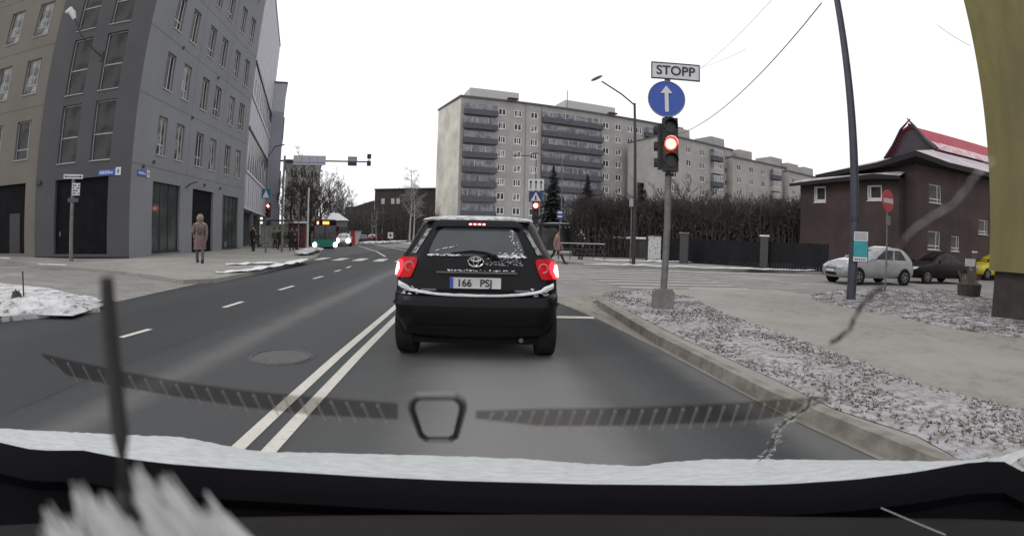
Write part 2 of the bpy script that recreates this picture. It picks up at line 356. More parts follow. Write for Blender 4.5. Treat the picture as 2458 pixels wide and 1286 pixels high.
# ---------------------------------------------------------------- buildings
def holes(mb, O, U, N, length, z0, z1, ops, depth=.18):
    """wall plane from O along U (unit), outward normal N, rectangular openings with reveals"""
    O, U, N = Vector(O), Vector(U), Vector(N)
    us = sorted({0, length} | {v for o in ops for v in o[:2]}); zs = sorted({z0, z1} | {v for o in ops for v in o[2:4]})
    P = lambda u, z, d=0: O + U*u - N*d + Vector((0, 0, z))
    for i in range(len(us)-1):
        for j in range(len(zs)-1):
            uc, zc = (us[i]+us[i+1])/2, (zs[j]+zs[j+1])/2
            if any(o[0] < uc < o[1] and o[2] < zc < o[3] for o in ops): continue
            mb.add([P(us[i], zs[j]), P(us[i+1], zs[j]), P(us[i+1], zs[j+1]), P(us[i], zs[j+1])], [(0, 1, 2, 3)])
    for u0, u1, a, b in [o[:4] for o in ops]:
        for (p, q) in (((u0, a), (u1, a)), ((u1, a), (u1, b)), ((u1, b), (u0, b)), ((u0, b), (u0, a))):
            mb.add([P(*p), P(*q), P(*q, depth), P(*p, depth)], [(0, 1, 2, 3)])
WCACHE = {}
def window(parent, loc, rz, w, h, fm, gm, mull=(), trans=(), name='window', sill=True, bar=.06, d=.12, label=None):
    key = (round(w, 3), round(h, 3), fm.name, gm.name, tuple(mull), tuple(trans), name, sill, d)
    if key in WCACHE:
        o = dup(WCACHE[key], parent)
    else:
        mb = MB()
        mb.box(0, bar, d-.05, d, 0, h); mb.box(w-bar, w, d-.05, d, 0, h); mb.box(bar, w-bar, d-.05, d, 0, bar); mb.box(bar, w-bar, d-.05, d, h-bar, h)
        for t in mull: mb.box(t*w-bar/2, t*w+bar/2, d-.045, d-.004, bar, h-bar)
        for t in trans: mb.box(bar, w-bar, d-.047, d-.006, t*h-bar/2, t*h+bar/2)
        if sill: mb.box(-.02, w+.02, -.05, d-.055, -.03, .012)
        o = mb.build(name, fm, parent)
        MB().box(bar*.8, w-bar*.8, d-.018, d-.008, bar*.8, h-bar*.8).build('pane', gm, o)
        WCACHE[key] = o
    o.location = loc; o.rotation_euler.z = rz
    if label: o['label'] = label
    return o
# grey corner block -------------------------------------------------------------
GA = math.atan2(.986, -.166)
gb = thing('apartment_building', 'tall grey rendered corner apartment block with narrow dark windows at the left', 'building', (-17.8, 18.0, 0), GA)
colsR = [(2.22, 3.22), (4.28, 5.28), (6.9, 7.92), (8.93, 9.97), (11.5, 12.47), (13.5, 14.5)]
rowsR = [(5.42, 7.47), (8.93, 10.98), (12.4, 14.45), (15.9, 17.95), (19.4, 21.4)]
gfR = [(2.15, 5.27, .42, 4.04), (6.88, 9.95, .1, 4.04), (11.53, 14.5, .36, 4.0)]
opsR = [(a, b, z0, z1) for a, b in colsR for z0, z1 in rowsR] + gfR
mb = MB(); holes(mb, (0, 0, 0), (1, 0, 0), (0, -1, 0), 15.6, -.1, 22.6, opsR); mb.build('wall', rend_grey, gb)
rowsL = [(4.95, 7.97), (8.5, 11.6), (12.1, 15.2), (15.7, 18.8), (19.2, 21.6)]
opsL = [(1.44, 2.85, a, b) for a, b in rowsL] + [(3.9, 5.32, a, b) for a, b in rowsL] + [(1.45, 5.35, .42, 4.15)]
mb = MB(); holes(mb, (0, 0, 0), (0, 1, 0), (-1, 0, 0), 6.98, -.1, 22.6, opsL); mb.build('wall', rend_dark, gb)
rowsO = [(5.45, 7.6), (9.08, 11.12), (12.55, 14.63), (16.0, 18.1), (19.5, 21.5)]
opsO = [(1.05, 2.35, a, b) for a, b in rowsO] + [(3.82, 5.12, a, b) for a, b in rowsO] + [(6.6, 7.9, a, b) for a, b in rowsO] + [(1.05, 5.4, .45, 4.18)]
mb = MB(); holes(mb, (.12, 6.98, 0), (0, 1, 0), (-1, 0, 0), 11, -.1, 22.6, opsO)
mb.build('wall', rend_olive, gb)
mb = MB(); mb.add([(15.6, 0, -.1), (15.6, 17.98, -.1), (15.6, 17.98, 22.6), (15.6, 0, 22.6)], [(0, 1, 2, 3)]); mb.add([(0, 17.98, -.1), (15.6, 17.98, -.1), (15.6, 17.98, 22.6), (0, 17.98, 22.6)], [(0, 1, 2, 3)])
mb.box(.12, 15.6, 6.98, 6.985, 22.59, 22.6); mb.build('wall', rend_grey, gb)
MB().box(0, 15.6, 0, 17.98, 22.62, 22.9).build('roof', fr_dark, gb)
MB().box(-.02, 15.62, -.022, -.003, -.1, .16).build('plinth', mat('dark_plinth', (.03, .03, .033), .9, spec=.1), gb)
MB().box(-.022, -.003, .0, 6.98, -.1, .3).build('plinth', MATS['dark_plinth'], gb)
rr = random.Random(3)
for i, (a, b) in enumerate(colsR):
    for j, (z0, z1) in enumerate(rowsR):
        window(gb, (a, 0, z0), 0, b-a, z1-z0, mat('pale_frame', (.52, .52, .49), .6), glass_pale if rr.random() < .35 else glass, mull=(.6,), trans=() if (i+j) % 2 else (.28,), d=.19)
for (u0, u1) in ((1.44, 2.85), (3.9, 5.32)):
    for (z0, z1) in rowsL:
        window(gb, (0, u1, z0), -pi/2, u1-u0, z1-z0, fr_grey, glass, trans=(.44,), d=.19, mull=(), name='window')
for (u0, u1) in ((1.05, 2.35), (3.82, 5.12), (6.6, 7.9)):
    for k, (z0, z1) in enumerate(rowsO):
        window(gb, (.12, 6.98+u1, z0), -pi/2, u1-u0, z1-z0, fr_grey, glass_pale if k != 0 else glass, trans=(.27,), mull=(.82,), d=.19)
window(gb, (2.15, 0, .42), 0, 3.12, 3.62, fr_dark, mat('shop_glass', (.06, .075, .07), .12, (.03, .036, .035), .6), mull=(.34, .64), name='shop_window', d=.19)
window(gb, (11.53, 0, .36), 0, 2.97, 3.64, fr_dark, MATS['shop_glass'], mull=(.25, .5, .75), trans=(.35, .5), name='shop_window', d=.19)
jm = mat('facade_joint', (.09, .09, .095), .95)
for z in (4.72, 8.2, 11.7, 15.2): MB().box(.01, 15.6, -.006, -.002, z, z+.02).build('panel_joint', jm, gb)
for z in (8.3, 11.8, 15.4): MB().box(.112, .118, 7.0, 17.9, z, z+.02).build('panel_joint', jm, gb)
for u in (5.95, 10.6): MB().box(u, u+.015, -.006, -.002, 4.74, 22.5).build('panel_joint', jm, gb)
MB().box(6.88, 9.95, .16, .2, .1, 4.04).build('door', door_blk, gb)
dr = MB().box(.18, .22, 1.45, 5.35, .42, 4.15).build('door', door_blk, gb)
MB().tube([(.15, 5.0, 1.3), (.15, 5.0, 1.55)], .015, 6).build('handle', fr_white, dr)
d2 = MB().box(.30, .34, 8.03, 12.38, .45, 4.18).build('door', door_blk, gb)
MB().box(.26, .298, 8.6, 9.6, .45, 2.6).build('door_leaf', mat('door_leaf', (.02, .02, .022), .4), d2)
for (u, z, f) in ((1.0, 4.55, 0), (6.0, 8.05, 0), (8.4, 4.3, 0), (3.7, 11.6, 0), (9.0, 11.4, 0), (10.9, 4.3, 0), (2.0, 4.9, 0)):
    MB().cyl((u, -.09, z), .06, .16, 10).build('wall_spotlight', dksteel, gb)
MB().box(-.1, -.003, 7.0-.5, 6.98-.1, 4.0, 4.2).build('wall_spotlight', dksteel, gb)
MB().tube([(5.9, -.01, 4.0), (6.0, -.35, 4.25), (6.25, -.6, 4.35)], .04, 6).build('wall_bracket', dksteel, gb)
def nameplate(parent, loc, rz, w, h, lab, txt_w=True):
    t = thing('street_name_sign', lab, 'sign', (0, 0, 0)); t.parent = None
    mw = Matrix.Translation((-17.8, 18.0, 0)) @ Matrix.Rotation(GA, 4, 'Z') @ Matrix.Translation(loc) @ Matrix.Rotation(rz, 4, 'Z')
    t.matrix_world = mw
    MB().box(0, w*.76, -.03, 0, 0, h*.82).build('blue_plate', sign_blue, t)
    MB().box(w*.77, w, -.035, 0, -h*.05, h).build('number_plate', sign_white, t)
    r2 = random.Random(5); mb = MB(); x = w*.07
    for k in range(8):
        mb.box(x, x+w*.045, -.036, -.031, h*.22, h*(.5 if r2.random() < .6 else .62)); x += w*.075
    mb.build('lettering', sign_white, t)
    text('numeral', '8', h*.75, sign_black, t, (w*.885, -.037, h*.46))
    return t
nameplate(gb, (-.005, 2.15, 4.17), -pi/2, 1.5, .36, 'larger blue street name plate on the dark side face of the grey block')
nameplate(gb, (.54, -.005, 4.17), 0, 1.14, .33, 'smaller blue street name plate on the street face of the grey block')
# white block with vertical fins beyond ------------------------------------------
S0 = Vector((-20.45, 33.6)); d_ = ray(643, 381); hh = math.hypot(d_.x, d_.y); E0 = Vector((d_.x/hh, d_.y/hh))
k1 = math.hypot(*( -17.8-.166*20.8, 18+.986*20.8))*1.31; E0 = E0*k1
WD = (E0-S0).normalized(); WL = (E0-S0).length + 1.5; WA = math.atan2(WD.y, WD.x)
wb = thing('office_building', 'white office block with dark window bands and vertical fins beyond the grey block', 'building', (S0.x, S0.y, 0), WA)
finw = mat('white_panel', (.62, .63, .66), .6, (.50, .51, .55), 2); bandm = mat('band_glass', (.012, .013, .016), .3, (.03, .03, .035), 3, spec=.2)
mb = MB(); mb.box(0, WL, 0, 12, 3.3, 24); mb.build('wall', mat('white_render', (.50, .51, .55), .8), wb)
MB().box(0, WL, .9, 12, -.1, 3.3).build('arcade_wall', mat('arcade_glass', (.035, .037, .042), .5, (.06, .06, .065), 2, spec=.2), wb)
for u in (.15, WL*.33, WL*.66, WL-.4): MB().box(u, u+.3, .1, .4, -.1, 3.3).build('column', conc, wb)
rf = MB().box(-.1, WL+.1, -.05, 12, 24, 24.3).build('roof', fr_dark, wb)
for k, (z0, z1) in enumerate(((6.3, 9.5), (12.3, 14.9))):
    dark = k in (1, 2)
    w_ = MB().box(.1, WL-.1, -.02, -.003, z0, z1).build('window_band', bandm, wb)
n = 13; F_ = {}; Wn = {}
for i in range(n):
    u = .1 + i*(WL-.4)/(n-1)
    for z0, z1 in ((3.5, 6.2), (10.0, 12.2), (15.2, 23.6)):
        k_ = ('w', i % 2, z0)
        if k_ not in F_: F_[k_] = MB().box(.25, .25+(.32 if i % 2 else .2), -.014, -.003, z0, z1).build('window', mat('slot_glass', (.16, .165, .185), .3), wb)
        else: F_[k_] = dup(F_[k_], wb)
        F_[k_].location.x = u
    for z0, z1 in ((6.3, 8.6 - (.5 if i % 2 else 0)), (12.3, 14.6 - (.6 if i % 3 else 0))):
        k_ = ('f', i % 2, z0, z1)
        if k_ not in F_: F_[k_] = MB().box(0, (.34 if i % 2 else .22), -.06, -.021, z0, z1).build('fin', finw, wb)
        else: F_[k_] = dup(F_[k_], wb)
        F_[k_].location.x = u
for z in (6.2, 12.2): MB().box(-.02, WL, -.09, -.061, z-.08, z+.1).build('ledge', finw, wb)
for z in (9.6, 15.0): MB().box(-.02, WL, -.10, -.003, z-.1, z+.1).build('ledge', fr_dark, wb)
# grey-blue tower ------------------------------------------------------------------
TA = far(652, 203, 58); TB = far(689, 203, 58); tdir = Vector((TB.x-TA.x, TB.y-TA.y)).normalized()
tb = thing('office_building', 'slim pale blue-grey tower block with dark blue glass corner, behind the white office block', 'building', (TA.x, TA.y, 0), math.atan2(tdir.y, tdir.x))
tw = (Vector((TB.x, TB.y))-Vector((TA.x, TA.y))).length
MB().box(0, tw, 0, 14, -.1, 15.5).build('wall', mat('blue_grey_panel', (.27, .28, .33), .7, (.24, .25, .295), .7), tb)
MB().box(0, tw, 0, 14, 15.5, 19.0).build('upper_wall', mat('light_panel', (.42, .43, .47), .7), tb)
MB().box(-.1, tw+.1, -.1, 14, 19.0, 19.15).build('roof', fr_dark, tb)
for (z0, z1) in ((5.9, 8.6), (12.3, 14.9), (2.2, 4.8)):
    MB().box(tw+.003, tw+.12, .2, 6, z0, z1).build('window', mat('blue_glass', (.03, .03, .15), .2), tb)
# beige five-storey block behind the trees ------------------------------------------
BA = far(686, 403, 72); BB = far(769, 405, 72); bd = Vector((BB.x-BA.x, BB.y-BA.y)).normalized(); bw = (Vector((BB.x, BB.y))-Vector((BA.x, BA.y))).length
bb = thing('apartment_building', 'beige panel block with a dark eave half hidden by the roadside trees', 'building', (BA.x, BA.y, 0), math.atan2(bd.y, bd.x))
ops = [(bw*f, bw*f+1.0, z, z+1.2) for z in (1.2, 3.9, 6.6, 9.3) for f in (.14, .42, .72)]
mb = MB(); holes(mb, (0, 0, 0), (1, 0, 0), (0, -1, 0), bw, -.1, 11.6, ops, .12)
mb.add([(bw, 0, -.1), (bw, 14, -.1), (bw, 14, 11.6), (bw, 0, 11.6)], [(0, 1, 2, 3)]); mb.build('wall', mat('beige_panel', (.34, .33, .29), .9, (.28, .27, .24), .6), bb)
MB().box(-.4, bw+.3, -.4, 14, 11.62, 11.95).build('roof', fr_dark, bb)
for o_ in ops: window(bb, (o_[0], 0, o_[2]), 0, 1.0, 1.2, fr_white, glass, mull=(.5,), d=.13, bar=.09)
# nine-storey panel block -------------------------------------------------------------
fr_apt = mat('bright_frame', (.82, .82, .80), .5)
cream = mat('cream_panel', (.66, .65, .56), .9, (.44, .43, .38), .25, bump=.1)
panel = mat('grey_beige_panel', (.37, .355, .335), .9, (.29, .275, .262), .35, bump=.1)
balc = mat('slate_balcony', (.105, .107, .116), .9, (.085, .087, .095), 1.0, spec=.2); balcglass = mat('balcony_glass', (.24, .25, .275), .2, (.08, .085, .10), .9, .4, .6)
recess = mat('recess_wall', (.15, .16, .19), .9)
A0 = Vector((-10.39, 91.31)); A1 = Vector((31.36, 106.9)); ad = (A1-A0).normalized(); AA = math.atan2(ad.y, ad.x)
ap = thing('apartment_building', 'nine-storey panel apartment block with slate balconies and a blank cream end wall', 'building', (A0.x, A0.y, 0), AA)
AL = 53.0
def ux(px, y=270):                                   # position along the facade of a place in the photograph
    d = ray(px, y); det = -d.x*ad.y + d.y*ad.x; t = (-A0.x*ad.y + A0.y*ad.x)/det
    return (Vector((d.x*t, d.y*t))-A0).dot(ad)
def bux(px): return ux(px)
b1 = (.6, bux(1193)); b2 = (bux(1300), bux(1443)); b3 = (bux(1545), bux(1590))
wc = [bux(1206), bux(1244), bux(1283), bux(1454), bux(1484), bux(1512), bux(1533)]
rows = [3.6 + 2.78*k for k in range(9)]
ops = [(c-.8, c+.8, z-.7, z+.7) for c in wc for z in rows if not (z < 5 and c > 20)]
rec = [(b1[0], b1[1], z-1.25, z+1.1) for z in rows] + [(b2[0], b2[1], z-1.25, z+1.1) for z in rows] + [(b3[0], b3[1], z-1.25, z+1.1) for z in rows]
mb = MB(); holes(mb, (0, 0, 0), (1, 0, 0), (0, -1, 0), AL, -.2, 28, ops, .15); mb.build('wall', panel, ap)
ew = Vector((-16.28, 101.73)) - A0; ex, ey = ew.dot(ad), ew.dot(Vector((-ad.y, ad.x)))
mb = MB(); mb.add([(0, 0, -.2), (ex, ey, -.2), (ex, ey, 28), (0, 0, 28)], [(0, 1, 2, 3)]); mb.build('end_wall', cream, ap, fix=False)
mb = MB(); mb.prism([(-.25, -.35), (AL+.2, -.35), (AL+.2, ey), (ex-.2, ey+.2)], 28.0, 28.35); rf = mb.build('roof', mat('roof_edge', (.10, .10, .11), .8), ap)
for a, b in ((bux(1140), bux(1262)), (bux(1378), bux(1500))):
    MB().box(a, b, 4, 9, 28.36, 31.4).build('lift_house', mat('lift_house', (.52, .51, .50), .9), rf)
MB().tube([(bux(1367), 1, 28.3), (bux(1367), 1, 32.5)], .09, 6).build('aerial', galv, rf)
for o_ in ops: window(ap, (o_[0], 0, o_[2]), 0, 1.6, 1.4, fr_apt, glass if rr.random() < .85 else glass_pale, mull=(.38, .62) if rr.random() < .5 else (.5,), d=.14, bar=.15)
nb = 0
for (a, b) in (b1, b2, b3):
    for z in rows:
        bo = MB()
        bo.box(a, b, -1.1, -1.04, z-1.3, z-.25); bo.box(a, a+.06, -1.04, -.02, z-1.3, z-.25); bo.box(b-.06, b, -1.04, -.02, z-1.3, z-.25); bo.box(a+.06, b-.06, -1.04, -.02, z-1.3, z-1.2)
        bo = bo.build('balcony', balc, ap)
        bg_ = MB().box(a+.1, b-.1, -.5, -.46, z-.25, z+1.05).build('glazing', balcglass, bo)
        mb = MB(); q = .05; r3 = random.Random(int(a*10+z*7)); hh_ = []; Lg = b-a-.2
        while q < Lg-.3:
            w_ = min(r3.choice((.9, 1.4, 2.1, 2.7)), Lg-q-.02); hh_.append((q, q+w_, z-.2, z+1.0)); q += w_+.10
        holes(mb, (a+.1, -.52, 0), (1, 0, 0), (0, -1, 0), Lg, z-.25, z+1.05, hh_, .04)
        mb.build('glazing_frame', fr_white if r3.random() < .6 else fr_grey, bo)
for u in (bux(1262), bux(1300), bux(1443)): MB().box(u-.05, u+.05, -.06, -.003, 0, 27.9).build('panel_joint', mat('joint', (.2, .19, .19), .9), ap)
for u in (bux(1226), bux(1465)): MB().box(u-1, u+1, -1.4, -.4, 28.37, 28.6).build('roof_cowl', fr_dark, ap)
# stepped lower blocks to the right ------------------------------------------------------
prev = None
for k, (pa, ya, pb, yb, zt, lab) in enumerate(((1600, 325, 1758, 362, 22, 'long grey panel block right of the nine-storey block, above the hedge'), (1758, 378, 1895, 407, 20, 'lower grey panel block with glazed balconies, stepping down behind the first'), (1893, 412, 1960, 428, 19, 'farthest small panel block, above the hedge next to the red-roofed building'))):
    pA, pB = at(pa, ya, zt), at(pb, yb, zt)
    dd = Vector((pB.x-pA.x, pB.y-pA.y)); L_ = dd.length; dd.normalize()
    tb_ = thing('apartment_building', lab, 'building', (pA.x, pA.y, 0), math.atan2(dd.y, dd.x))
    nfl = 7; ops = []
    nw = max(3, int(L_/3.6)); bal = []
    for i in range(nw):
        u = (i+.5)*L_/nw
        for f in range(nfl):
            z = zt - 2.0 - f*2.75
            if z < 3: continue
            if (i % 4 == 3): bal.append((u, z))
            else: ops.append((u-.75, u+.75, z-.65, z+.75))
    mb = MB(); holes(mb, (0, 0, 0), (1, 0, 0), (0, -1, 0), L_, 0, zt, ops, .12)
    mb.add([(0, 0, 0), (0, 12, 0), (0, 12, zt), (0, 0, zt)], [(0, 1, 2, 3)]); mb.add([(L_, 0, 0), (L_, 12, 0), (L_, 12, zt), (L_, 0, zt)], [(0, 1, 2, 3)]); mb.build('wall', panel, tb_)
    r_ = MB().box(-.1, L_+.1, -.3, 12, zt+.01, zt+.3).build('roof', MATS['roof_edge'], tb_)
    for fx in (.25, .8): MB().box(L_*fx-2, L_*fx+2.5, 1, 6, zt+.31, zt+2.4).build('lift_house', panel, r_)
    for o_ in ops: window(tb_, (o_[0], 0, o_[2]), 0, 1.5, 1.4, fr_white, glass, mull=(.36, .64) if rr.random() < .5 else (.5,), d=.11, bar=.14)
    for u, z in bal:
        bo = MB().box(u-1.6, u+1.6, -1.1, -.003, z-1.3, z-.2).build('balcony', panel if (int(z) % 2) else balc, tb_)
        MB().box(u-1.5, u+1.5, -1.0, -.004, z-.2, z+1.1).build('glazing', balcglass, bo)
        mb = MB(); holes(mb, (u-1.5, -1.02, 0), (1, 0, 0), (0, -1, 0), 3.0, z-.2, z+1.1, [(.1+.58*q, .56+.58*q, z-.1, z+1.0) for q in range(5)], .04); mb.build('glazing_frame', fr_white, bo)
# dark brown block on the left horizon --------------------------------------------------------
dkb = mat('dark_brown_render', (.060, .054, .050), .95, (.048, .044, .041), .2, spec=.1)
DA, DB = far(900, 460, 118), far(1062, 468, 112); dd = Vector((DB.x-DA.x, DB.y-DA.y)); L_ = dd.length; dd.normalize()
db = thing('apartment_building', 'dark brown block with a flat roof and two pale windows behind the birch tree', 'building', (DA.x, DA.y, -.5), math.atan2(dd.y, dd.x))
ops = [(L_*f, L_*f+.9, z, z+1.3) for f in (.10, .25, .33) for z in (2.5, 5.5, 9.2)] + [(L_*f, L_*f+1.1, z, z+1.8) for f in (.45, .62, .8) for z in (3.5, 7.5)]
mb = MB(); holes(mb, (0, 0, 0), (1, 0, 0), (0, -1, 0), L_, 0, 12.5, ops, .12); mb.add([(0, 0, 0), (0, 12, 0), (0, 12, 12.5), (0, 0, 12.5)], [(0, 1, 2, 3)]); mb.build('wall', dkb, db)
MB().prism([(-.1, -.3), (L_, -.3), (L_, 12), (-.1, 12)], 12.51, 12.8).build('roof', fr_dark, db)
for o_ in ops: window(db, (o_[0], 0, o_[2]), 0, o_[1]-o_[0], o_[3]-o_[2], fr_white if o_[2] > 9 else fr_dark, mat('pale_pane', (.45, .45, .47), .4) if (o_[2] > 9) else glass, mull=(), d=.11, bar=.1, sill=False)
DA, DB = far(828, 493, 150), far(899, 480, 150); dd = Vector((DB.x-DA.x, DB.y-DA.y)); L_ = dd.length; dd.normalize()
db2 = thing('apartment_building', 'low dark block left of the dark brown block, with a sloping skyline', 'building', (DA.x, DA.y, -.5), math.atan2(dd.y, dd.x))
mb = MB(); mb.slab([(0, 0), (L_, 0), (L_, 12.3), (L_*.7, 11.5), (L_*.35, 10.4), (0, 10.3)], 0, 12); mb.build('wall', dkb, db2)
[MB().box(L_*f, L_*f+1.2, -.05, -.003, z, z+1.4).build('window', glass, db2) for f in (.15, .4, .65, .85) for z in (2, 5, 8)]
# snow-roofed hall behind the bus and a small kiosk -------------------------------------------------
KA, KB = far(764, 530, 62), far(838, 526, 62); dd = Vector((KB.x-KA.x, KB.y-KA.y)); L_ = dd.length; dd.normalize()
kb_ = thing('hall', 'low grey hall with a snow-covered hipped roof behind the green bus', 'building', (KA.x, KA.y, 0), math.atan2(dd.y, dd.x))
MB().box(.3, L_-.2, .3, 8, 0, 3.1).build('wall', mat('hall_wall', (.22, .22, .22), .9), kb_)
MB().add([(0, 0, 3.1), (L_, 0, 3.1), (L_, 9, 3.1), (0, 9, 3.1), (1.2, 3, 4.1), (L_-1.3, 3, 4.1)], [(0, 1, 5, 4), (1, 2, 5), (2, 3, 4, 5), (3, 0, 4), (3, 2, 1, 0)]).build('roof', snow, kb_)
[MB().box(L_*f, L_*f+.8, .24, .297, .9, 2.3).build('window', glass, kb_) for f in (.1, .35, .6, .8)]
KA = far(838, 560, 66)
k2 = thing('kiosk', 'white kiosk with red corner post and lean-to roof beyond the headlights', 'kiosk', (KA.x, KA.y, 0), .3)
MB().slab([(0, 0), (1.1, 0), (1.7, 1.9), (0, 1.9)], 0, 2).build('wall', mat('kiosk_white', (.55, .55, .55), .7), k2)
MB().box(-.1, 1.9, -.2, 2.1, 1.92, 2.02).build('roof', fr_dark, k2)
MB().box(.25, .8, -.05, -.003, 0, 2.0).build('door', sign_red, k2)

# red-roofed hall on the right ----------------------------------------------------------------------
brick = mat('dark_red_render', (.084, .062, .059), .95, (.054, .043, .041), .5, bump=.15, spec=.15)
redroof = mat('red_roof', (.38, .045, .065), .6, (.30, .03, .05), .6, stretch=(1, 6, 1))
rb = thing('red_roofed_building', 'dark red two-storey building with upswept eaves and a red gabled roof, right', 'building', (21.7, 20.2, 0), 0)
opsF = [(1.1, 2.3, 4.15, 5.2), (1.0, 2.2, 1.55, 2.6), (3.3, 4.2, 1.55, 2.45), (6.3, 7.5, 2.7, 3.6), (9, 10.2, 4.15, 5.2)]
mb = MB(); holes(mb, (0, 0, 0), (1, 0, 0), (0, -1, 0), 21, -.1, 6.4, opsF, .12)
opsW = [(1.2, 2.3, 4.3, 5.2), (6.2, 7.2, 4.3, 5.2)]
mb.build('wall', brick, rb)
mb = MB(); holes(mb, (0, 0, 0), (0, 1, 0), (-1, 0, 0), 8.5, -.1, 6.4, [], .12); mb.build('wall', brick, rb)
for o_ in opsF: window(rb, (o_[0], 0, o_[2]), 0, o_[1]-o_[0], o_[3]-o_[2], mat('cream_frame', (.46, .45, .43), .6), glass, mull=(.7,), trans=(.22,), d=.11, bar=.07)
# projecting lower wing on the west side
wg = MB(); W0, W1 = (-.0, .6), (-2.6, 9.5)
def wloc(px, y):  # to local
    p = far(px, y, 30); return Vector((p.x-21.7, p.y-20.2))
w0 = Vector((-.55, 1.0)); w1 = Vector((-3.6, 7.2))
wd = (w1-w0).normalized(); wn_ = Vector((wd.y, -wd.x)) * (-1)
wlen = (w1-w0).length
wo_ = [(1.1, 2.1, 4.15, 5.05), (5.0, 5.9, 4.1, 5.1)]
nx, ny = (-wd.y, wd.x)
if nx > 0: nx, ny = -nx, -ny
mb = MB(); holes(mb, (w0.x, w0.y, 0), (wd.x, wd.y, 0), (nx, ny, 0), wlen, -.1, 5.32, wo_, .12); mb.add([(w0.x, w0.y, -.1), (.0, 1.0, -.1), (.0, 1.0, 5.45), (w0.x, w0.y, 5.45)], [(0, 1, 2, 3)])
mb.build('wing_wall', brick, rb)
for o_ in wo_:
    p = w0 + wd*o_[1]
    window(rb, (p.x, p.y, o_[2]), math.atan2(-wd.y, -wd.x), o_[1]-o_[0], o_[3]-o_[2], fr_white, glass, mull=(.2,), trans=(.15,), d=.11, bar=.1)
mb = MB(); e0 = w0 + Vector((nx, ny))*.6 - wd*.3; e1 = w1 + Vector((nx, ny))*.6 + wd*.5
f0 = w0 - Vector((nx, ny))*1.0 - wd*.3; f1 = w1 - Vector((nx, ny))*1.0 + wd*.5; hmid = e0.lerp(e1, .22)
mb.add([(e0.x, e0.y, 5.45), (hmid.x, hmid.y, 5.62), (e1.x, e1.y, 5.3), (f1.x, f1.y, 5.75), (f0.x, f0.y, 5.95)], [(0, 1, 4), (1, 2, 3, 4)])
mf = MB(); mf.add([(e0.x, e0.y, 5.45), (hmid.x, hmid.y, 5.62), (e1.x, e1.y, 5.3), (e0.x, e0.y, 5.25), (hmid.x, hmid.y, 5.34), (e1.x, e1.y, 5.1), (w0.x, w0.y, 5.25), (w1.x, w1.y, 5.25)], [(0, 3, 4, 1), (1, 4, 5, 2), (3, 6, 7, 5, 4)]); mf.build('fascia', mat('fascia', (.035, .03, .032), .7, spec=.1), rb)
mb.build('wing_roof', mat('snowy_eave', (.45, .45, .47), .9, (.16, .14, .14), 2), rb)
# main hipped skirt + gable roof with upswept ridge ends
E = .75; zt_, zc = 6.45, 7.75
mb = MB()
x0, x1, y0, y1 = -E, 21, -E, 9.5
gx0 = 4.0; gy0, gy1 = 2.0, 6.6
mb.add([(x0, y0, zt_+.25), (x0+3, y0, zt_), (x1, y0, zt_), (x1, gy0, zc), (gx0, gy0, zc), (x0, y1, zt_-.05), (x0, y0+3.5, zt_), (gx0, gy1, zc), (gx0-.5, gy0+.0, zc)], [(0, 1, 4), (1, 2, 3, 4), (0, 4, 6), (6, 4, 7, 5)])
mb.build('eave_roof', mat('snow_dusted_roof', (.50, .46, .49), .8, (.36, .30, .33), .8), rb)
mb = MB(); mb.add([(x0, y0, zt_+.25), (x0+3, y0, zt_), (x1, y0, zt_), (x1, y0, zt_-.3), (x0+3, y0, zt_-.3), (x0, y0, zt_-.05), (x0, y0+3.5, zt_), (x0, y0+3.5, zt_-.3), (x0, y1, zt_-.05), (x0, y1, zt_-.35), (.05, .05, zt_-.3), (x1, .05, zt_-.3), (.05, y1, zt_-.3)],
    [(0, 5, 4, 1), (1, 4, 3, 2), (0, 6, 7, 5), (6, 8, 9, 7), (5, 10, 11, 3, 4), (5, 7, 9, 12, 10)]); mb.build('fascia', mat('fascia', (.035, .03, .032), .7), rb)
zr = 9.35; ym = 4.2
def ridge(x): return zr + .35*max(0, (gx0+1.5-x)/1.5)**2
rowsr = []
for x in (gx0, gx0+.5, gx0+1.0, gx0+1.6, 12, 21):
    r_ = ridge(x); rowsr.append([(x, gy0-.3, zc-.02), (x, gy0+.7, zc+.75), (x, gy0+1.6, zc+1.7), (x, ym, r_), (x, gy1-1.6, zc+1.7), (x, gy1-.7, zc+.75), (x, gy1+.3, zc-.02)])
gr_ = MB().grid(rowsr).build('gable_roof', redroof, rb)
MB().grid([[(x, gy0-.36, zc+.0), (x, gy0+.1, zc+.38), (x, gy0+.5, zc+.68)] for x in (gx0+.4, gx0+1.0, gx0+2, 8, 12, 21)]).build('roof_snow', mat('roof_snow_pink', (.55, .50, .52), .9, (.45, .20, .23), 2.2, .35, .6), gr_)
mb = MB(); mb.add([(gx0+.25, gy0, zc), (gx0+.25, gy0+.7, zc+.7), (gx0+.25, gy0+1.6, zc+1.6), (gx0+.25, ym, zr+.1), (gx0+.25, gy1-1.6, zc+1.6), (gx0+.25, gy1-.7, zc+.7), (gx0+.25, gy1, zc)], [(0, 1, 2, 3, 4, 5, 6)])
mb.build('gable', mat('gable_dark', (.06, .05, .06), .8), rb)
mb = MB(); mb.tube([(gx0-.05, gy0-.3, zc), (gx0-.05, gy0+.7, zc+.8), (gx0-.05, gy0+1.6, zc+1.75), (gx0-.05, ym+.05, zr+.8)], [.13, .12, .10, .04], 6); mb.tube([(gx0-.05, gy1+.3, zc), (gx0-.05, gy1-.7, zc+.8), (gx0-.05, gy1-1.6, zc+1.75), (gx0-.05, ym-.25, zr+.7)], [.13, .12, .10, .04], 6)
mb.tube([(gx0, ym, zr+.4), (gx0+.8, ym, zr+.2), (gx0+2, ym, zr+.06), (21, ym, zr+.06)], .09, 6); mb.build('barge_board', fr_dark, rb)
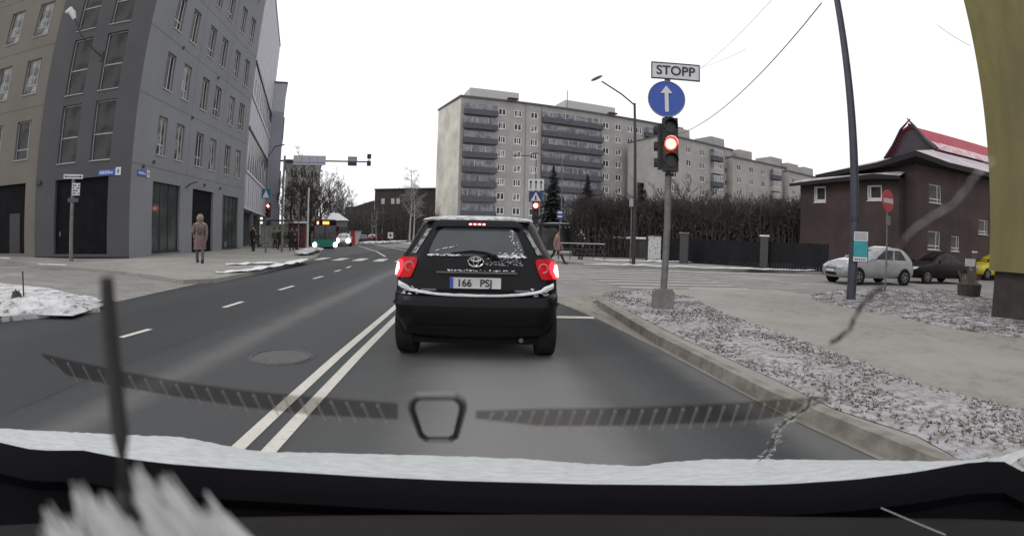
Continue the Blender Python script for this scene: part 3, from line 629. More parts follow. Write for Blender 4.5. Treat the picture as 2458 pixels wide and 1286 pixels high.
# yellow-rendered building at the right edge -----------------------------------------------------------
yb_ = at(2369, 762, .1); ya = math.atan2(yb_.y, yb_.x)
yel = two_noise('yellow_render', (.19, .165, .062), (.105, .125, .035), (.13, .10, .06), 1.4, .58, .6, .55, rough=.9, bump=.3, bscale=20, soft=.12, stretch=(1, 1, .4))
yd = thing('building', 'mottled yellow-green rendered building with a dark stone plinth at the right edge', 'building', (yb_.x, yb_.y, 0), rad(-62))
MB().box(-.05, 9, 0, 6, 1.05, 12).build('wall', yel, yd)
MB().box(.08, 9, .15, 6, -.1, 1.045).build('plinth', mat('dark_stone', (.05, .042, .038), .9, (.03, .026, .024), 3, bump=.5), yd)
MB().box(-.3, 9, -.3, 6, 12.01, 12.3).build('roof', fr_dark, yd)
# ---------------------------------------------------------------- signs, poles and lights
def face(dx, dy): return math.atan2(dy, dx) + pi/2        # rotz so that local -y looks along (dx, dy)
def disc_sign(parent, name, m, z, r, y=-.06, label=None):
    o = MB().cyl((0, y, z), r, .025, 36, 'y').build(name, m, parent); return o
def arrow_poly(w, h, z):
    s = h/2
    return [(-w*.16, z-s), (w*.16, z-s), (w*.16, z+s*.42), (w*.5, z+s*.42), (0, z+s), (-w*.5, z+s*.42), (-w*.16, z+s*.42)]
lens_off = mat('dark_lens', (.02, .015, .01), .3); sigblk = mat('signal_black', (.018, .018, .018), .55)
red_on = emis('red_signal_light', (1.0, .06, .03), 9.0); red_hot = emis('red_signal_core', (1.0, .62, .55), 16.0)
def signal_head(parent, z, x=0, y=-.12, s=1.0, lit=0, name='signal_head', visor=True):
    mb = MB(); mb.box(x-.15*s, x+.15*s, y, y+.18*s, z-.52*s, z+.52*s)
    h = mb.build(name, sigblk, parent)
    for k in range(3):
        zz = z + (1-k)*.33*s
        on = (k == lit)
        l = MB().cyl((x, y-.02, zz), .115*s, .02, 20, 'y').build('lens', red_on if on else lens_off, h)
        if on:
            pl_ = bpy.data.lights.new('signal_glow', 'POINT'); pl_.energy = 2.2*s; pl_.color = (1, .06, .03); pl_.shadow_soft_size = .06; po_ = bpy.data.objects.new('signal_glow', pl_); COL.objects.link(po_); po_.parent = h; po_.location = (x, y-.14, zz-.02)
        if on: MB().sphere((x, y-.025, zz), .085*s, 14, (1, .25, 1)).build('bulb', red_hot, h)
        if visor:
            mb = MB(); n = 12; rows = []
            for yy in (y, y-.20*s):
                rows.append([(x+.13*s*cos(rad(-15+210*i/n)), yy, zz+.13*s*sin(rad(-15+210*i/n))) for i in range(n+1)])
            mb.grid(rows); mb.build('visor', sigblk, h)
    return h
# right-hand signal post with STOPP plate
sb = at(1590, 738, .12)
sp = thing('traffic_light', 'nearest red traffic light on a grey post with a STOPP plate and blue arrow disc', 'traffic light', (sb.x, sb.y, .12), rad(-12))
MB().tube([(0, 0, .1), (.03, 0, 1.5), (.06, 0, 4.3)], [.062, .062, .055], 14).build('post', galv, sp, smooth=True)
mb = MB(); mb.box(-.19, .19, -.17, .17, -.1, .30); mb.box(-.16, .16, -.14, .14, .30, .34); mb.build('concrete_base', conc, sp)
signal_head(sp, 2.90, .06, -.24, .92, 1)
MB().box(-.02, .14, -.06, .06, 2.36, 2.40).build('bracket', sigblk, sp); MB().box(-.02, .14, -.06, .06, 3.40, 3.44).build('bracket', sigblk, sp)
# second head turned to the left, seen from the side
sd = MB(); sd.box(-.15, -.065, -.12, .12, 2.48, 3.30)
sd = sd.build('signal_head', sigblk, sp)
for k in range(3):
    mb = MB(); rows = []
    for xx in (-.15, -.215): rows.append([(xx, .12*cos(rad(-15+17.5*i)), 2.56+.30*k+.12*sin(rad(-15+17.5*i))) for i in range(13)])
    mb.grid(rows); mb.build('visor', sigblk, sd)
bd_ = disc_sign(sp, 'blue_disc', sign_blue, 3.77, .345, -.10)
MB().tube([(.0+.338*cos(t*pi/20), -.105, 3.77+.338*sin(t*pi/20)) for t in range(41)], .010, 5, False).build('rim', sw('rim_grey', (.25, .28, .4)), bd_)
MB().slab(arrow_poly(.22, .50, 3.77), -.116, -.1005).build('arrow', sign_white, bd_)
bd_.location.x = .02
st = MB(); st.box(-.455, .455, -.10, -.075, 4.15, 4.48); st = st.build('stop_plate', sign_white, sp); st.rotation_euler.y = rad(2.5); st.location = (.02, 0, 0)
bo_ = MB(); bo_.box(-.455, .455, -.104, -.1005, 4.15, 4.172); bo_.box(-.455, .455, -.104, -.1005, 4.458, 4.48); bo_.box(-.455, -.435, -.104, -.1005, 4.172, 4.458); bo_.box(.435, .455, -.104, -.1005, 4.172, 4.458)
bo_.build('border', sign_black, st)
text('lettering', 'STOPP', .25, sign_black, st, (0, -.106, 4.315))
sp.scale = (1, 1, 1)
# tall light mast on the right
pb = at(2042, 720, .1)
lp_ = thing('light_mast', 'tall thick grey-blue mast rising out of the frame beside the parked cars', 'lamp post', (pb.x, pb.y, .1))
MB().tube([(0, 0, -.2), (0, 0, 1.2), (.06, 0, 8.6)], [.125, .12, .085], 16).build('pole', mat('mast_steel', (.055, .06, .085), .5, (.04, .042, .06), 3, metal=.2), lp_, smooth=True)
MB().tube([(.06, 0, 8.6), (-.3, .2, 9.2), (-1.6, .5, 9.6)], .05, 8).build('arm', galv, lp_)
MB().box(-2.2, -1.5, .35, .65, 9.55, 9.68).build('lamp_head', galv, lp_)
MB().tube([(0, 0, 1.9), (-.001, 0, 2.0)], .13, 12).build('band', dksteel, lp_)
cs_ = far(2066, 592, math.hypot(pb.x, pb.y)-.15)
ps_ = thing('poster_board', 'turquoise poster with white lined header and footer, fixed to the mast beside the silver car', 'poster', (cs_.x, cs_.y, cs_.z-.37), face(-cs_.x, -cs_.y))
MB().box(-.2, .2, 0, .04, 0, .74).build('backing', fr_dark, ps_)
MB().box(-.18, .18, -.008, -.003, .13, .50).build('turquoise_panel', mat('turquoise', (.02, .23, .27), .5, (.03, .30, .32), 6), ps_)
MB().box(-.18, .18, -.008, -.003, .505, .72).build('header', sign_white, ps_)
mb = MB(); [mb.box(-.16, .16, -.012, -.0085, .54+.045*i, .555+.045*i) for i in range(4)]; mb.build('lines', sign_black, ps_)
MB().box(-.18, .18, -.008, -.003, .02, .125).build('footer', sign_white, ps_)
mb = MB(); [mb.box(-.14+.05*i, -.11+.05*i, -.012, -.0085, .05, .09) for i in range(6)]; mb.build('footer_marks', sign_black, ps_)
# no entry sign
nb_ = at(2124, 698, .1)
ne = thing('no_entry_sign', 'red round no entry sign with a white bar, before the silver car', 'road sign', (nb_.x, nb_.y, .1), rad(12))
MB().tube([(0, 0, -.1), (-.03, 0, 1.6), (-.05, 0, 2.95)], .033, 10).build('post', galv, ne)
nd = MB().cyl((-.06, -.06, 2.76), .34, .02, 32, 'y').build('disc', sign_red, ne)
MB().box(-.33, .21, -.066, -.0605, 2.69, 2.83).build('bar', sign_white, nd)
MB().box(-.16, .10, -.045, -.035, 2.02, 2.3).build('lower_plate', mat('plate_back', (.2, .2, .2), .5), ne)
# far right street lamp with second signal
lb = at(1520, 640, .0)
def street_lamp(loc, label, H=8.35, arm=(-1.75, -.2, 1.0), mt=dksteel, name='street_lamp', r=.10, group=None):
    t = thing(name, label, 'street lamp', loc, 0, group)
    MB().tube([(0, 0, -.1), (0, 0, H*.5), (0, 0, H)], [r, r*.8, r*.62], 10).build('pole', mt, t)
    ax, ay, az = arm
    MB().tube([(0, 0, H-.1), (ax*.4, ay*.4, H+az*.42), (ax, ay, H+az)], .04, 8).build('arm', mt, t)
    dn = Vector(arm).normalized(); e = Vector((ax, ay, H+az))
    hm = MB(); hm.sphere((0, 0, 0), .36, 12, (1, .42, .22)); h = hm.build('lamp_head', galv, t, smooth=True)
    h.location = e + dn*.3; h.rotation_euler = (0, -math.asin(dn.z)*(-1 if ax < 0 else 1)*-1, math.atan2(ay, ax) + (pi if ax < 0 else 0))
    return t
l1 = street_lamp((lb.x, lb.y, 0), 'dark street lamp carrying a black signal head, behind the nearest traffic light')
signal_head(l1, 3.7, .28, -.1, 1.0, -1)
MB().box(-.26, -.1, -.1, .1, 3.0, 3.4).build('control_box', fr_grey, l1)
MB().tube([(-.17, 0, 0), (-.17, 0, 3.0)], .03, 6).build('cable_pipe', galv, l1)
# signal ahead above the car roof with lane and crossing plates
p2 = far(1283, 600, 26)
s2 = thing('traffic_light', 'red traffic light above the black car, topped by lane arrows and a crossing sign', 'traffic light', (p2.x, p2.y, 0), 0)
MB().tube([(0, 0, -.05), (0, 0, 4.35)], .055, 10).build('post', galv, s2)
signal_head(s2, 2.62, 0, -.2, 1.15, 0)
lane = MB().box(-.42, .42, -.1, -.07, 3.82, 4.42).build('lane_plate', sign_white, s2)
mb = MB()
for x in (-.27, 0, .27): mb.slab(arrow_poly(.17, .46, 4.12), -.108, -.1005); mb.v[-14:] = [(v[0]+x, v[1], v[2]) for v in mb.v[-14:]]
mb.build('lane_arrows', sign_black, lane)
cp = MB().box(-.36, .36, -.1, -.07, 3.2, 3.76).build('crossing_plate', sw('sign_navy', (.02, .035, .14)), s2)
MB().slab([(-.27, 3.25), (.27, 3.25), (0, 3.72)], -.108, -.1005).build('triangle', sign_white, cp)
MB().slab([(-.05, 3.30), (.06, 3.30), (.03, 3.45), (.05, 3.52), (-.03, 3.55), (-.04, 3.42)], -.114, -.1085).build('walker', sign_black, cp)
# left-hand signal with crossing sign and tall lamp arm
p3 = at(638, 608, .12)
s3 = thing('traffic_light', 'left-hand red traffic light under a blue crossing sign, at the edge of the left pavement', 'traffic light', (p3.x, p3.y, .12), 0)
MB().tube([(0, 0, -.1), (0, 0, 6.2), (.5, -.1, 6.75), (1.2, -.2, 6.8)], [.075, .06, .05, .04], 10).build('post', galv, s3)
signal_head(s3, 2.7, .22, -.15, .85, 0)
mb = MB(); mb.box(.05, .35, -.1, .1, 1.75, 2.05); mb.build('button_box', sigblk, s3)
cp = MB().box(-.33, .33, -.14, -.11, 3.45, 4.05).build('crossing_plate', sw('sign_teal', (.03, .12, .20)), s3)
MB().slab([(-.25, 3.5), (.25, 3.5), (0, 3.98)], -.147, -.1405).build('triangle', sign_white, cp)
# overhead sign gantry arm
ga, gb2 = far(683, 388, 34), far(885, 392, 34)
gt_ = thing('sign_gantry', 'long horizontal sign arm over the road with a white lane panel and hanging signal', 'sign gantry', (ga.x, ga.y, 0), math.atan2(gb2.y-ga.y, gb2.x-ga.x))
GL = math.hypot(gb2.x-ga.x, gb2.y-ga.y)
MB().tube([(0, 0, 0), (0, 0, 6.6)], [.085, .07], 10).build('post', galv, gt_)
MB().tube([(-.3, 0, 6.25), (GL, 0, 6.32)], [.06, .045], 8).build('arm', dksteel, gt_)
pn = MB().box(.62, 2.85, -.12, -.07, 5.98, 6.62).build('lane_panel', sw('panel_pale', (.42, .42, .46)), gt_)
mb = MB(); [mb.box(.62+.55*i, .64+.55*i, -.126, -.121, 6.0, 6.6) for i in range(1, 4)]; mb.box(.66, 2.8, -.126, -.121, 6.12, 6.17); mb.build('panel_lines', sw('line_blue', (.12, .12, .35)), pn)
dk = MB().box(4.38, 5.0, -.14, -.07, 6.0, 6.62).build('sign_box', sw('sign_navy2', (.02, .02, .06)), gt_)
MB().box(4.43, 4.95, -.146, -.1405, 6.3, 6.55).build('white_band', sw('band_grey', (.3, .3, .36)), dk)
mb = MB(); mb.box(GL-.12, GL+.14, -.15, .1, 6.55, 6.85); mb.box(GL-.12, GL+.14, -.15, .1, 6.05, 6.38); mb.box(GL-.02, GL+.03, -.05, .0, 6.38, 6.55); mb.build('signal_head', sigblk, gt_)
# left sign post
p4 = at(171, 630, .12)
s4 = thing('sign_post', 'grey post with a white arrow plate and two small boards before the dark garage door', 'sign post', (p4.x, p4.y, .12), rad(50))
MB().tube([(0, 0, -.1), (.05, 0, 3.9)], [.11, .085], 12).build('post', galv, s4)
ap_ = MB().box(-.48, .52, -.09, -.06, 3.78, 3.98).build('direction_plate', sign_white, s4)
MB().slab([(-.44, 3.88), (-.34, 3.94), (-.34, 3.90), (.36, 3.90), (.36, 3.94), (.48, 3.88), (.36, 3.82), (.36, 3.86), (-.34, 3.86), (-.34, 3.82)], -.096, -.0905).build('arrows', sign_black, ap_)
q = MB().box(.0, .4, -.15, -.12, 3.02, 3.58).build('timetable_plate', sign_white, s4)
mb = MB(); [mb.box(.04+.09*(i % 4), .10+.09*(i % 4), -.156, -.1505, 3.08+.12*(i//4), 3.15+.12*(i//4)) for i in range(16) if i not in (2, 7, 9, 14)]; mb.build('plate_marks', sign_black, q)
MB().box(-.2, .34, -.14, -.11, 2.72, 2.9).build('small_plate', mat('plate_dark', (.09, .09, .1), .5), s4)
# wall lamp on the corner block
wl = thing('wall_lamp', 'cobra-head lamp on a thin curved arm fixed to the grey corner block, upper left', 'lamp', (-17.8, 18.0, 0), GA)
MB().tube([(-.02, 3.0, 10.35), (-.35, 3.3, 10.6), (-1.0, 4.0, 11.35), (-1.3, 4.5, 12.25)], .045, 8).build('arm', dksteel, wl)
MB().box(-.06, -.004, 2.9, 3.12, 10.1, 10.6).build('wall_plate', dksteel, wl)
MB().tube([(-1.3, 4.5, 12.2), (-1.34, 4.72, 12.55), (-1.38, 4.95, 12.78), (-1.42, 5.25, 12.7)], [.10, .19, .2, .07], 10).build('lamp_head', fr_white, wl, smooth=True)
# more lamps and cables
a_ = far(1345, 610, 45); street_lamp((a_.x, a_.y, 0), 'thin grey street lamp in front of the dark spruces, arm pointing left', 8.8, (-2.2, 0, .25), galv, r=.07)
a_ = far(1282, 620, 46); street_lamp((a_.x, a_.y, 0), 'thin black lamp post behind the lane arrow plate', 9.0, (-1.6, 0, .05), dksteel, r=.06)
def cable(name, a, b, sag, r, label, n=16):
    a, b = Vector(a), Vector(b); pts = []
    for i in range(n+1):
        t = i/n; p = a.lerp(b, t); p.z -= sag*4*t*(1-t); pts.append(p)
    o = MB().tube(pts, r, 5).build(name, mat('cable', (.12, .12, .12), .7), None); tag(o, label, 'cable'); return o
c0 = far(1972, 8, 13.6); c1 = far(1622, 323, 33); cable('overhead_cable', c0, c1, .75, .018, 'thick sagging overhead cable running from the tall mast down towards the nearest traffic light')
cable('overhead_cable', far(1860, -8, 30), far(1660, 180, 55), .4, .014, 'faint thin overhead wire in the sky left of the tall mast')
cable('overhead_cable', far(1790, 118, 34), far(1660, 165, 55), .3, .012, 'shorter faint overhead wire crossing the other one, right of the STOPP plate')
cable('overhead_cable', far(2250, 60, 24), far(2330, 110, 24), .1, .012, 'short faint wire in the sky next to the yellow building')
# fence wall, pillars
wallm = mat('dark_wall', (.060, .056, .058), .9, (.05, .047, .048), 1.2)
q0, q1 = far(1392, 600, 34.5), far(1560, 600, 33.4)
dv = Vector((q1.x-q0.x, q1.y-q0.y)); wv = thing('garden_wall', 'low dark wall with a snow-topped coping behind the bus shelter', 'wall', (q0.x, q0.y, 0), math.atan2(dv.y, dv.x))
MB().box(0, dv.length, 0, .25, 0, 1.42).build('wall', wallm, wv); MB().box(-.1, dv.length+.1, -.08, .33, 1.422, 1.56).build('snow_cap', snow, wv)
for u in (2.2, dv.length-1.4): MB().box(u, u+.2, -.05, -.003, 0, 1.41).build('pier', wallm, wv)
q0, q1 = far(1560, 600, 30.5), far(1985, 604, 26.5); dv = Vector((q1.x-q0.x, q1.y-q0.y))
fe = thing('fence', 'dark close-boarded fence between grey pillars in front of the hedge', 'fence', (q0.x, q0.y, 0), math.atan2(dv.y, dv.x))
dkfence = mat('dark_fence', (.024, .024, .028), .9, (.018, .018, .022), 1.5, spec=.1)
mb = MB(); k = 0
while k*.16 < dv.length: mb.box(k*.16, k*.16+.145, 0, .03, .1, 1.5 + .02*(k % 3)); k += 1
mb.build('boards', dkfence, fe)
for px in (1642, 1834):
    p_ = far(px, 600, 28.0 if px < 1700 else 27.2)
    t = thing('pillar', 'grey rendered fence pillar with a pale cap, %s' % ('the nearer to the traffic light post' if px < 1700 else 'midway between the traffic light and the tall mast'), 'pillar', (p_.x, p_.y, 0), -.5, 'fence pillars')
    MB().box(-.22, .22, -.22, .22, 0, 1.78).build('shaft', mat('pillar_grey', (.075, .078, .08), .9), t); MB().box(-.27, .27, -.27, .27, 1.782, 1.86).build('cap', snow if px > 1700 else conc, t)
cb = at(1570, 628, .12)
ub = thing('cabinet', 'white graffiti-marked utility cabinet beside the nearest traffic light post', 'cabinet', (cb.x, cb.y, .12), -.2)
MB().box(-.38, .38, 0, .4, 0, 1.5).build('body', mat('cabinet_paint', (.55, .55, .54), .7, (.12, .12, .12), 9, .40, .46), ub); MB().box(-.42, .42, -.05, .45, 1.502, 1.56).build('top', fr_dark, ub); MB().box(-.5, -.385, 0, .4, 0, 1.5).build('side_panel', fr_dark, ub)
# bus shelter, right
sa = far(1296, 620, 35.5); sc_ = far(1386, 620, 35.0)
bs = thing('bus_shelter', 'glass bus shelter with a snow-covered roof to the right of the black car', 'bus shelter', (sa.x, sa.y, 0.12), 0.02)
SL = sc_.x - sa.x
MB().box(-.2, SL+.1, -.8, 1.2, 2.12, 2.2).build('roof', dksteel, bs); MB().grid([[(-.22+i*(SL+.34)/8, -.82+j*.68, 2.205+.09*sin(pi*i/8)*sin(pi*(j+.3)/3.6)+.03) for i in range(9)] for j in range(4)]).build('roof_snow', snow, bs)
for u in (0, SL*.5, SL-.1): MB().box(u, u+.09, .9, 1.0, 0, 2.118).build('post', dksteel, bs)
for u in (0, SL-.1): MB().box(u, u+.07, -.6, -.5, 0, 2.118).build('post', dksteel, bs)
MB().box(.1, SL*.48, .93, .96, .3, 1.95).build('glass_panel', mat('shelter_glass', (.10, .11, .10), .15, (.04, .045, .04), 2), bs)
MB().box(SL*.55, SL-.12, .93, .96, .3, 1.95).build('glass_panel', MATS['shelter_glass'], bs)
bn = thing('bench', 'snowy bench inside the bus shelter behind the walking pedestrian', 'bench', (sa.x+1.3, sa.y+.2, .12))
MB().box(0, 1.6, 0, .4, .42, .48).build('seat', snow, bn); [MB().box(x, x+.07, .05, .35, 0, .418).build('leg', dksteel, bn) for x in (.1, 1.4)]
bt = far(1342, 600, 33)
bq = thing('bus_stop_sign', 'small blue bus stop flag on a thin post in front of the shelter', 'bus stop sign', (bt.x, bt.y, .12))
MB().tube([(0, 0, 0), (0, 0, 3.0)], .03, 6).build('post', galv, bq); fl = MB().box(-.2, .2, -.03, 0, 2.45, 3.1).build('flag', sw('flag_blue', (.02, .04, .22)), bq)
MB().box(-.15, .15, -.036, -.0305, 2.85, 3.0).build('white_band', sign_white, fl); MB().box(-.15, .15, -.036, -.0305, 2.6, 2.72).build('white_band', sign_white, fl)
# railing by the right pavement
ra_, rb_ = at(1338, 625), at(1400, 633)
rl = thing('railing', 'low dark pedestrian railing with snow on it beside the walking pedestrian', 'railing', (2.6, 27.6, .12), -.12)
for z in (.35, .62, .9): MB().tube([(0, 0, z), (2.6, 0, z)], .025, 6).build('rail', dksteel, rl)
for i in range(5): MB().tube([(i*.65, 0, 0), (i*.65, 0, .9)], .025, 6).build('post', dksteel, rl)
MB().box(0, 2.6, -.04, .04, .925, .96).build('snow_line', snow, rl)
# planter
pp = at(2325, 710, .11)
pl = thing('planter', 'dark round stone planter with dry stems on the snowy verge', 'planter', (pp.x, pp.y, .11))
MB().tube([(0, 0, -.05), (0, 0, .02), (0, 0, .36), (0, 0, .40)], [.34, .40, .44, .38], 14).build('tub', mat('planter_stone', (.07, .055, .052), .9, (.045, .037, .035), 6, bump=.5), pl)
mb = MB(); r4 = random.Random(4)
for i in range(70):
    a = r4.uniform(0, 6.28); b = r4.uniform(0, .3); mb.tube([(b*cos(a), b*sin(a), .38), (b*1.6*cos(a), b*1.6*sin(a), .5+r4.uniform(.1, .35))], .006, 3)
mb.build('stems', mat('dry_stems', (.22, .18, .13), .9), pl)
bq = far(2340, 600, 19.5)
bo = thing('bollard', 'short grey post with a pale cap by the dark red building, above the yellow car', 'bollard', (bq.x, bq.y, .1))
MB().tube([(0, 0, 0), (0, 0, 1.35)], .09, 10).build('shaft', mat('bollard_grey', (.1, .1, .1), .8), bo); MB().cyl((0, 0, 1.352), .11, .05, 12).build('cap', snow, bo)
sa_ = far(2330, 630, 18.5); sg_ = thing('notice_plate', 'small white notice plate on the wall above the yellow car', 'sign', (sa_.x, sa_.y, sa_.z), 0)
MB().box(-.3, .3, 0, .03, -.12, .12).build('plate', sign_white, sg_); MB().tube([(0, .03, -sa_.z+.1), (0, .03, -.12)], .02, 6).build('post', galv, sg_)
# plate on the yellow building
pla = thing('name_plate', 'small dark framed plate on the yellow-green building', 'sign', (yb_.x, yb_.y, 0), rad(-20)); 
MB().box(.13, .47, -.03, -.003, 2.55, 2.70).build('plate', sign_black, pla); 
mb = MB(); r5 = random.Random(8); x = .16
while x < .43: mb.box(x, x+.018, -.034, -.0305, 2.60, 2.60+r5.choice((.04, .055))); x += .03
mb.build('lettering', sign_white, pla)
# small bollard sign in the left snow, rock
bb_ = at(57, 712, .09); lb_ = thing('marker_post', 'thin dark marker stake standing in the snow at the left corner', 'post', (bb_.x, bb_.y, .09))
MB().tube([(0, 0, -.1), (.01, 0, .52)], .018, 6).build('stake', dksteel, lb_)
def lumps(name, cx, cy, z, rx, ry, h, n, m, seed, label, cat, kind=None, ang=0):
    r = random.Random(seed); rows = []
    N = 34
    for i in range(N+1):
        row = []
        for j in range(N+1):
            u, v = i/N*2-1, j/N*2-1; d = math.hypot(u, v)
            q = max(0, 1-d**2.2); hh = q**.6*h
            hh *= .55 + .45*(0.5+.5*sin(u*9+seed)*cos(v*7+seed*2)) + r.uniform(-.18, .18)*(q > .02)
            x, y = u*rx, v*ry
            row.append((cx + x*cos(ang)-y*sin(ang), cy + x*sin(ang)+y*cos(ang), z + (hh if q > 0 else -.02)))
        rows.append(row)
    o = MB().grid(rows).build(name, m, None, smooth=True); tag(o, label, cat, kind=kind); return o
a_ = at(90, 735, .09); lumps('snow_heap', a_.x, a_.y, .085, 1.3, .75, .16, 1, dirtysnow, 3, 'dirty lumpy snow heap at the left road corner', 'snow heap', ang=.35)
a_ = at(40, 715, .09); o = lumps('rock', a_.x, a_.y, .10, .16, .12, .16, 1, bark, 5, 'small dark rock half buried in the snow at the left corner', 'rock')
a_ = at(200, 722, .09); lumps('snow_heap', a_.x-.2, a_.y, .085, .5, .35, .10, 1, dirtysnow, 9, 'smaller lumpy snow heap right of the dirty one, close to the road edge', 'snow heap', ang=.3)
def ribbon(pts, w, h, z, m, seed, label):
    r = random.Random(seed); P2 = [Vector(p) for p in pts]; seg = []
    for i in range(len(P2)-1):
        k = max(2, int((P2[i+1]-P2[i]).length/.35))
        for j in range(k): seg.append(P2[i].lerp(P2[i+1], j/k))
    seg.append(P2[-1]); rows = []
    for i, p in enumerate(seg):
        d = (seg[min(i+1, len(seg)-1)]-seg[max(0, i-1)]).normalized(); nn = Vector((-d.y, d.x)); ww = w*(.6+.6*r.random())*min(1, .2+min(i, len(seg)-1-i)*.4)
        hq = h*(.4+.6*r.random())
        rows.append([(*(p+nn*ww*t), z + hq*(1-t*t)-.01*(abs(t) > .9)) for t in (-.5, -.33, -.1, .12, .3, .5)])
    o = MB().grid(rows).build('snow_bank', m, None, smooth=True); tag(o, label, None, kind='stuff'); o['category'] = 'snow'; return o
ribbon([at(515, 660, .1).xy, at(600, 652, .1).xy, at(700, 634, .1).xy, at(735, 626, .1).xy], .55, .13, .10, snow, 2, 'ridge of white snow along the left kerb near the crossing')
ribbon([at(540, 640, .1).xy, at(610, 636, .1).xy, at(668, 634, .1).xy], .8, .14, .11, snow, 3, 'snow strip on the left pavement beside the walking person')
ribbon([at(725, 615, .1).xy, at(745, 608, .1).xy, at(757, 604, .1).xy], 1.2, .4, .08, dirtysnow, 4, 'grey snow pile at the kerb in front of the green bus')
ribbon([at(0, 633, .15).xy, at(25, 634, .15).xy], .5, .08, .36, snow, 5, 'short patch of snow at the kerb, far left')
ribbon([at(92, 640, .12).xy, at(130, 642, .12).xy, at(160, 643, .12).xy], .35, .08, .18, snow, 6, 'short patch of snow at the kerb below the sign post')
ribbon([at(1400, 636, .1).xy, at(1560, 640, .1).xy, at(1700, 645, .1).xy, at(1960, 652, .1).xy], .5, .12, .10, snow, 7, 'snow ridge along the kerb in front of the dark fence')
ribbon([at(1420, 626, .1).xy, at(1560, 630, .1).xy, at(1700, 632, .1).xy, at(1980, 640, .1).xy], 1.0, .14, .10, snow, 8, 'wide snow strip at the foot of the dark fence')
ribbon([at(1540, 648, .0).xy, at(1700, 654, .0).xy, at(1950, 662, .0).xy], .22, .03, .0, snow, 9, 'thin line of snow in the side street gutter')
ribbon([at(870, 588, 0).xy, at(940, 584, 0).xy, at(1010, 582, 0).xy], 1.5, .4, .08, snow, 10, 'far snow bank left of the black car roof')

# ---------------------------------------------------------------- vehicles
TS = [0, .09, .18, .25, .29, .33, .37, .41, .46, .52, .58, .64, .69, .73, .77, .81, .86, .93, 1.0]
def outline(row, t, rr=.24, rf=.34, bulge=.05):
    """point on the half outline at height row=(z, yr, yf, w); t 0 = rear centre, 1 = front centre"""
    z, yr, yf, w = row; rr = min(rr, w*.6, (yf-yr)*.3); rf = min(rf, w*.6, (yf-yr)*.3)
    def by(x): return bulge*(x/w)**2
    if t <= .25: x = (w-rr)*t/.25; return x, yr + by(x)
    if t <= .41:
        a = (t-.25)/.16*pi/2; return w-rr+rr*sin(a), yr + bulge*((w-rr)/w)**2 + rr*(1-cos(a))
    if t <= .69:
        y0 = yr + bulge*((w-rr)/w)**2 + rr; y1 = yf - rf - bulge; return w, y0 + (y1-y0)*(t-.41)/.28
    if t <= .81:
        a = (t-.69)/.12*pi/2; return w-rf+rf*cos(a), yf-bulge-rf + rf*sin(a)
    x = (w-rf)*(1-t)/.19; return x, yf - by(x)
def interp(rows, z):
    if z <= rows[0][0]: return (z,)+tuple(rows[0][1:])
    for a, b in zip(rows, rows[1:]):
        if z <= b[0]:
            k = (z-a[0])/(b[0]-a[0]); return tuple(a[i]+(b[i]-a[i])*k for i in range(4))
    return (z,)+tuple(rows[-1][1:])
def shell(rows, name, m, parent, zs=None):
    mb = MB(); R = []
    for r in rows:
        half = [outline(r, t) for t in TS]
        ring = [(x, y, r[0]) for x, y in half] + [(-x, y, r[0]) for x, y in half[::-1]]
        R.append(ring)
    mb.grid(R); mb.add([p for p in R[-1][:-1]], [tuple(range(len(R[-1])-1))]); mb.add([p for p in R[0][:-1]], [tuple(range(len(R[0])-1))])
    return mb.build(name, m, parent, smooth=True)
def patch(rows, name, m, parent, tz, off=.006, side=1, nt=9, thick=True, smooth=True):
    """piece of skin: tz = [(z, t0, t1), ...]; side -1 mirrors, 0 = both halves across the rear"""
    R = []
    for z, t0, t1 in tz:
        row = interp(rows, z); line = []
        for i in range(nt+1):
            t = t0+(t1-t0)*i/nt; s_ = side
            tt = t
            if side == 0: s_ = 1 if t >= 0 else -1; tt = abs(t)
            x, y = outline(row, tt); x2, y2 = outline(row, min(1, tt+.01)); x1, y1 = outline(row, max(0, tt-.01))
            dx, dy = x2-x1, y2-y1; L = math.hypot(dx, dy) or 1; nx, ny = dy/L, -dx/L
            line.append((s_*(x+nx*off), y+ny*off, z))
        R.append(line)
    return MB().grid(R).build(name, m, parent, smooth=smooth)
def wheel(parent, x, y, r=.31, w=.19, rimm=None):
    s = 1 if x > 0 else -1
    xo = x; xi = x - s*w
    t = MB().tube([(xi, y, r), (xi+s*.02, y, r), (xo-s*.02, y, r), (xo, y, r)], [r*.92, r, r, r*.93], 26).build('wheel', rubber, parent, smooth=True)
    mb = MB(); mb.tube([(xo-s*.01, y, r), (xo+s*.008, y, r)], r*.64, 22)
    rm = mb.build('rim', rimm or galv, t)
    mb = MB()
    for k in range(5):
        a = k*2*pi/5; mb.add([(xo+s*.012, y+.25*r*cos(a+d)*f, r+.25*r*sin(a+d)*f) for d, f in ((-.45, 1.2), (.45, 1.2), (.38, 2.2), (-.38, 2.2))], [(0, 1, 2, 3)])
    mb.build('spoke_gaps', blackpl, rm, fix=False)
def arch(parent, x, y, r=.36):
    s = 1 if x > 0 else -1
    MB().tube([(x-s*.03, y, .31), (x+s*.004, y, .31)], r, 26).build('wheel_arch', blackpl, parent)
carblack = mat('black_car_paint', (.005, .005, .0065), .34, (.008, .008, .009), 5, coat=.06, spec=.16)
tailred = mat('tail_lens', (.42, .006, .012), .35, (.24, .004, .008), 9, emit=(1, .01, .02), estr=.16, spec=.15)
tail_on = emis('brake_light', (1.0, .04, .06), 2.2); tail_hot = emis('brake_core', (1.0, .55, .50), 3.2)
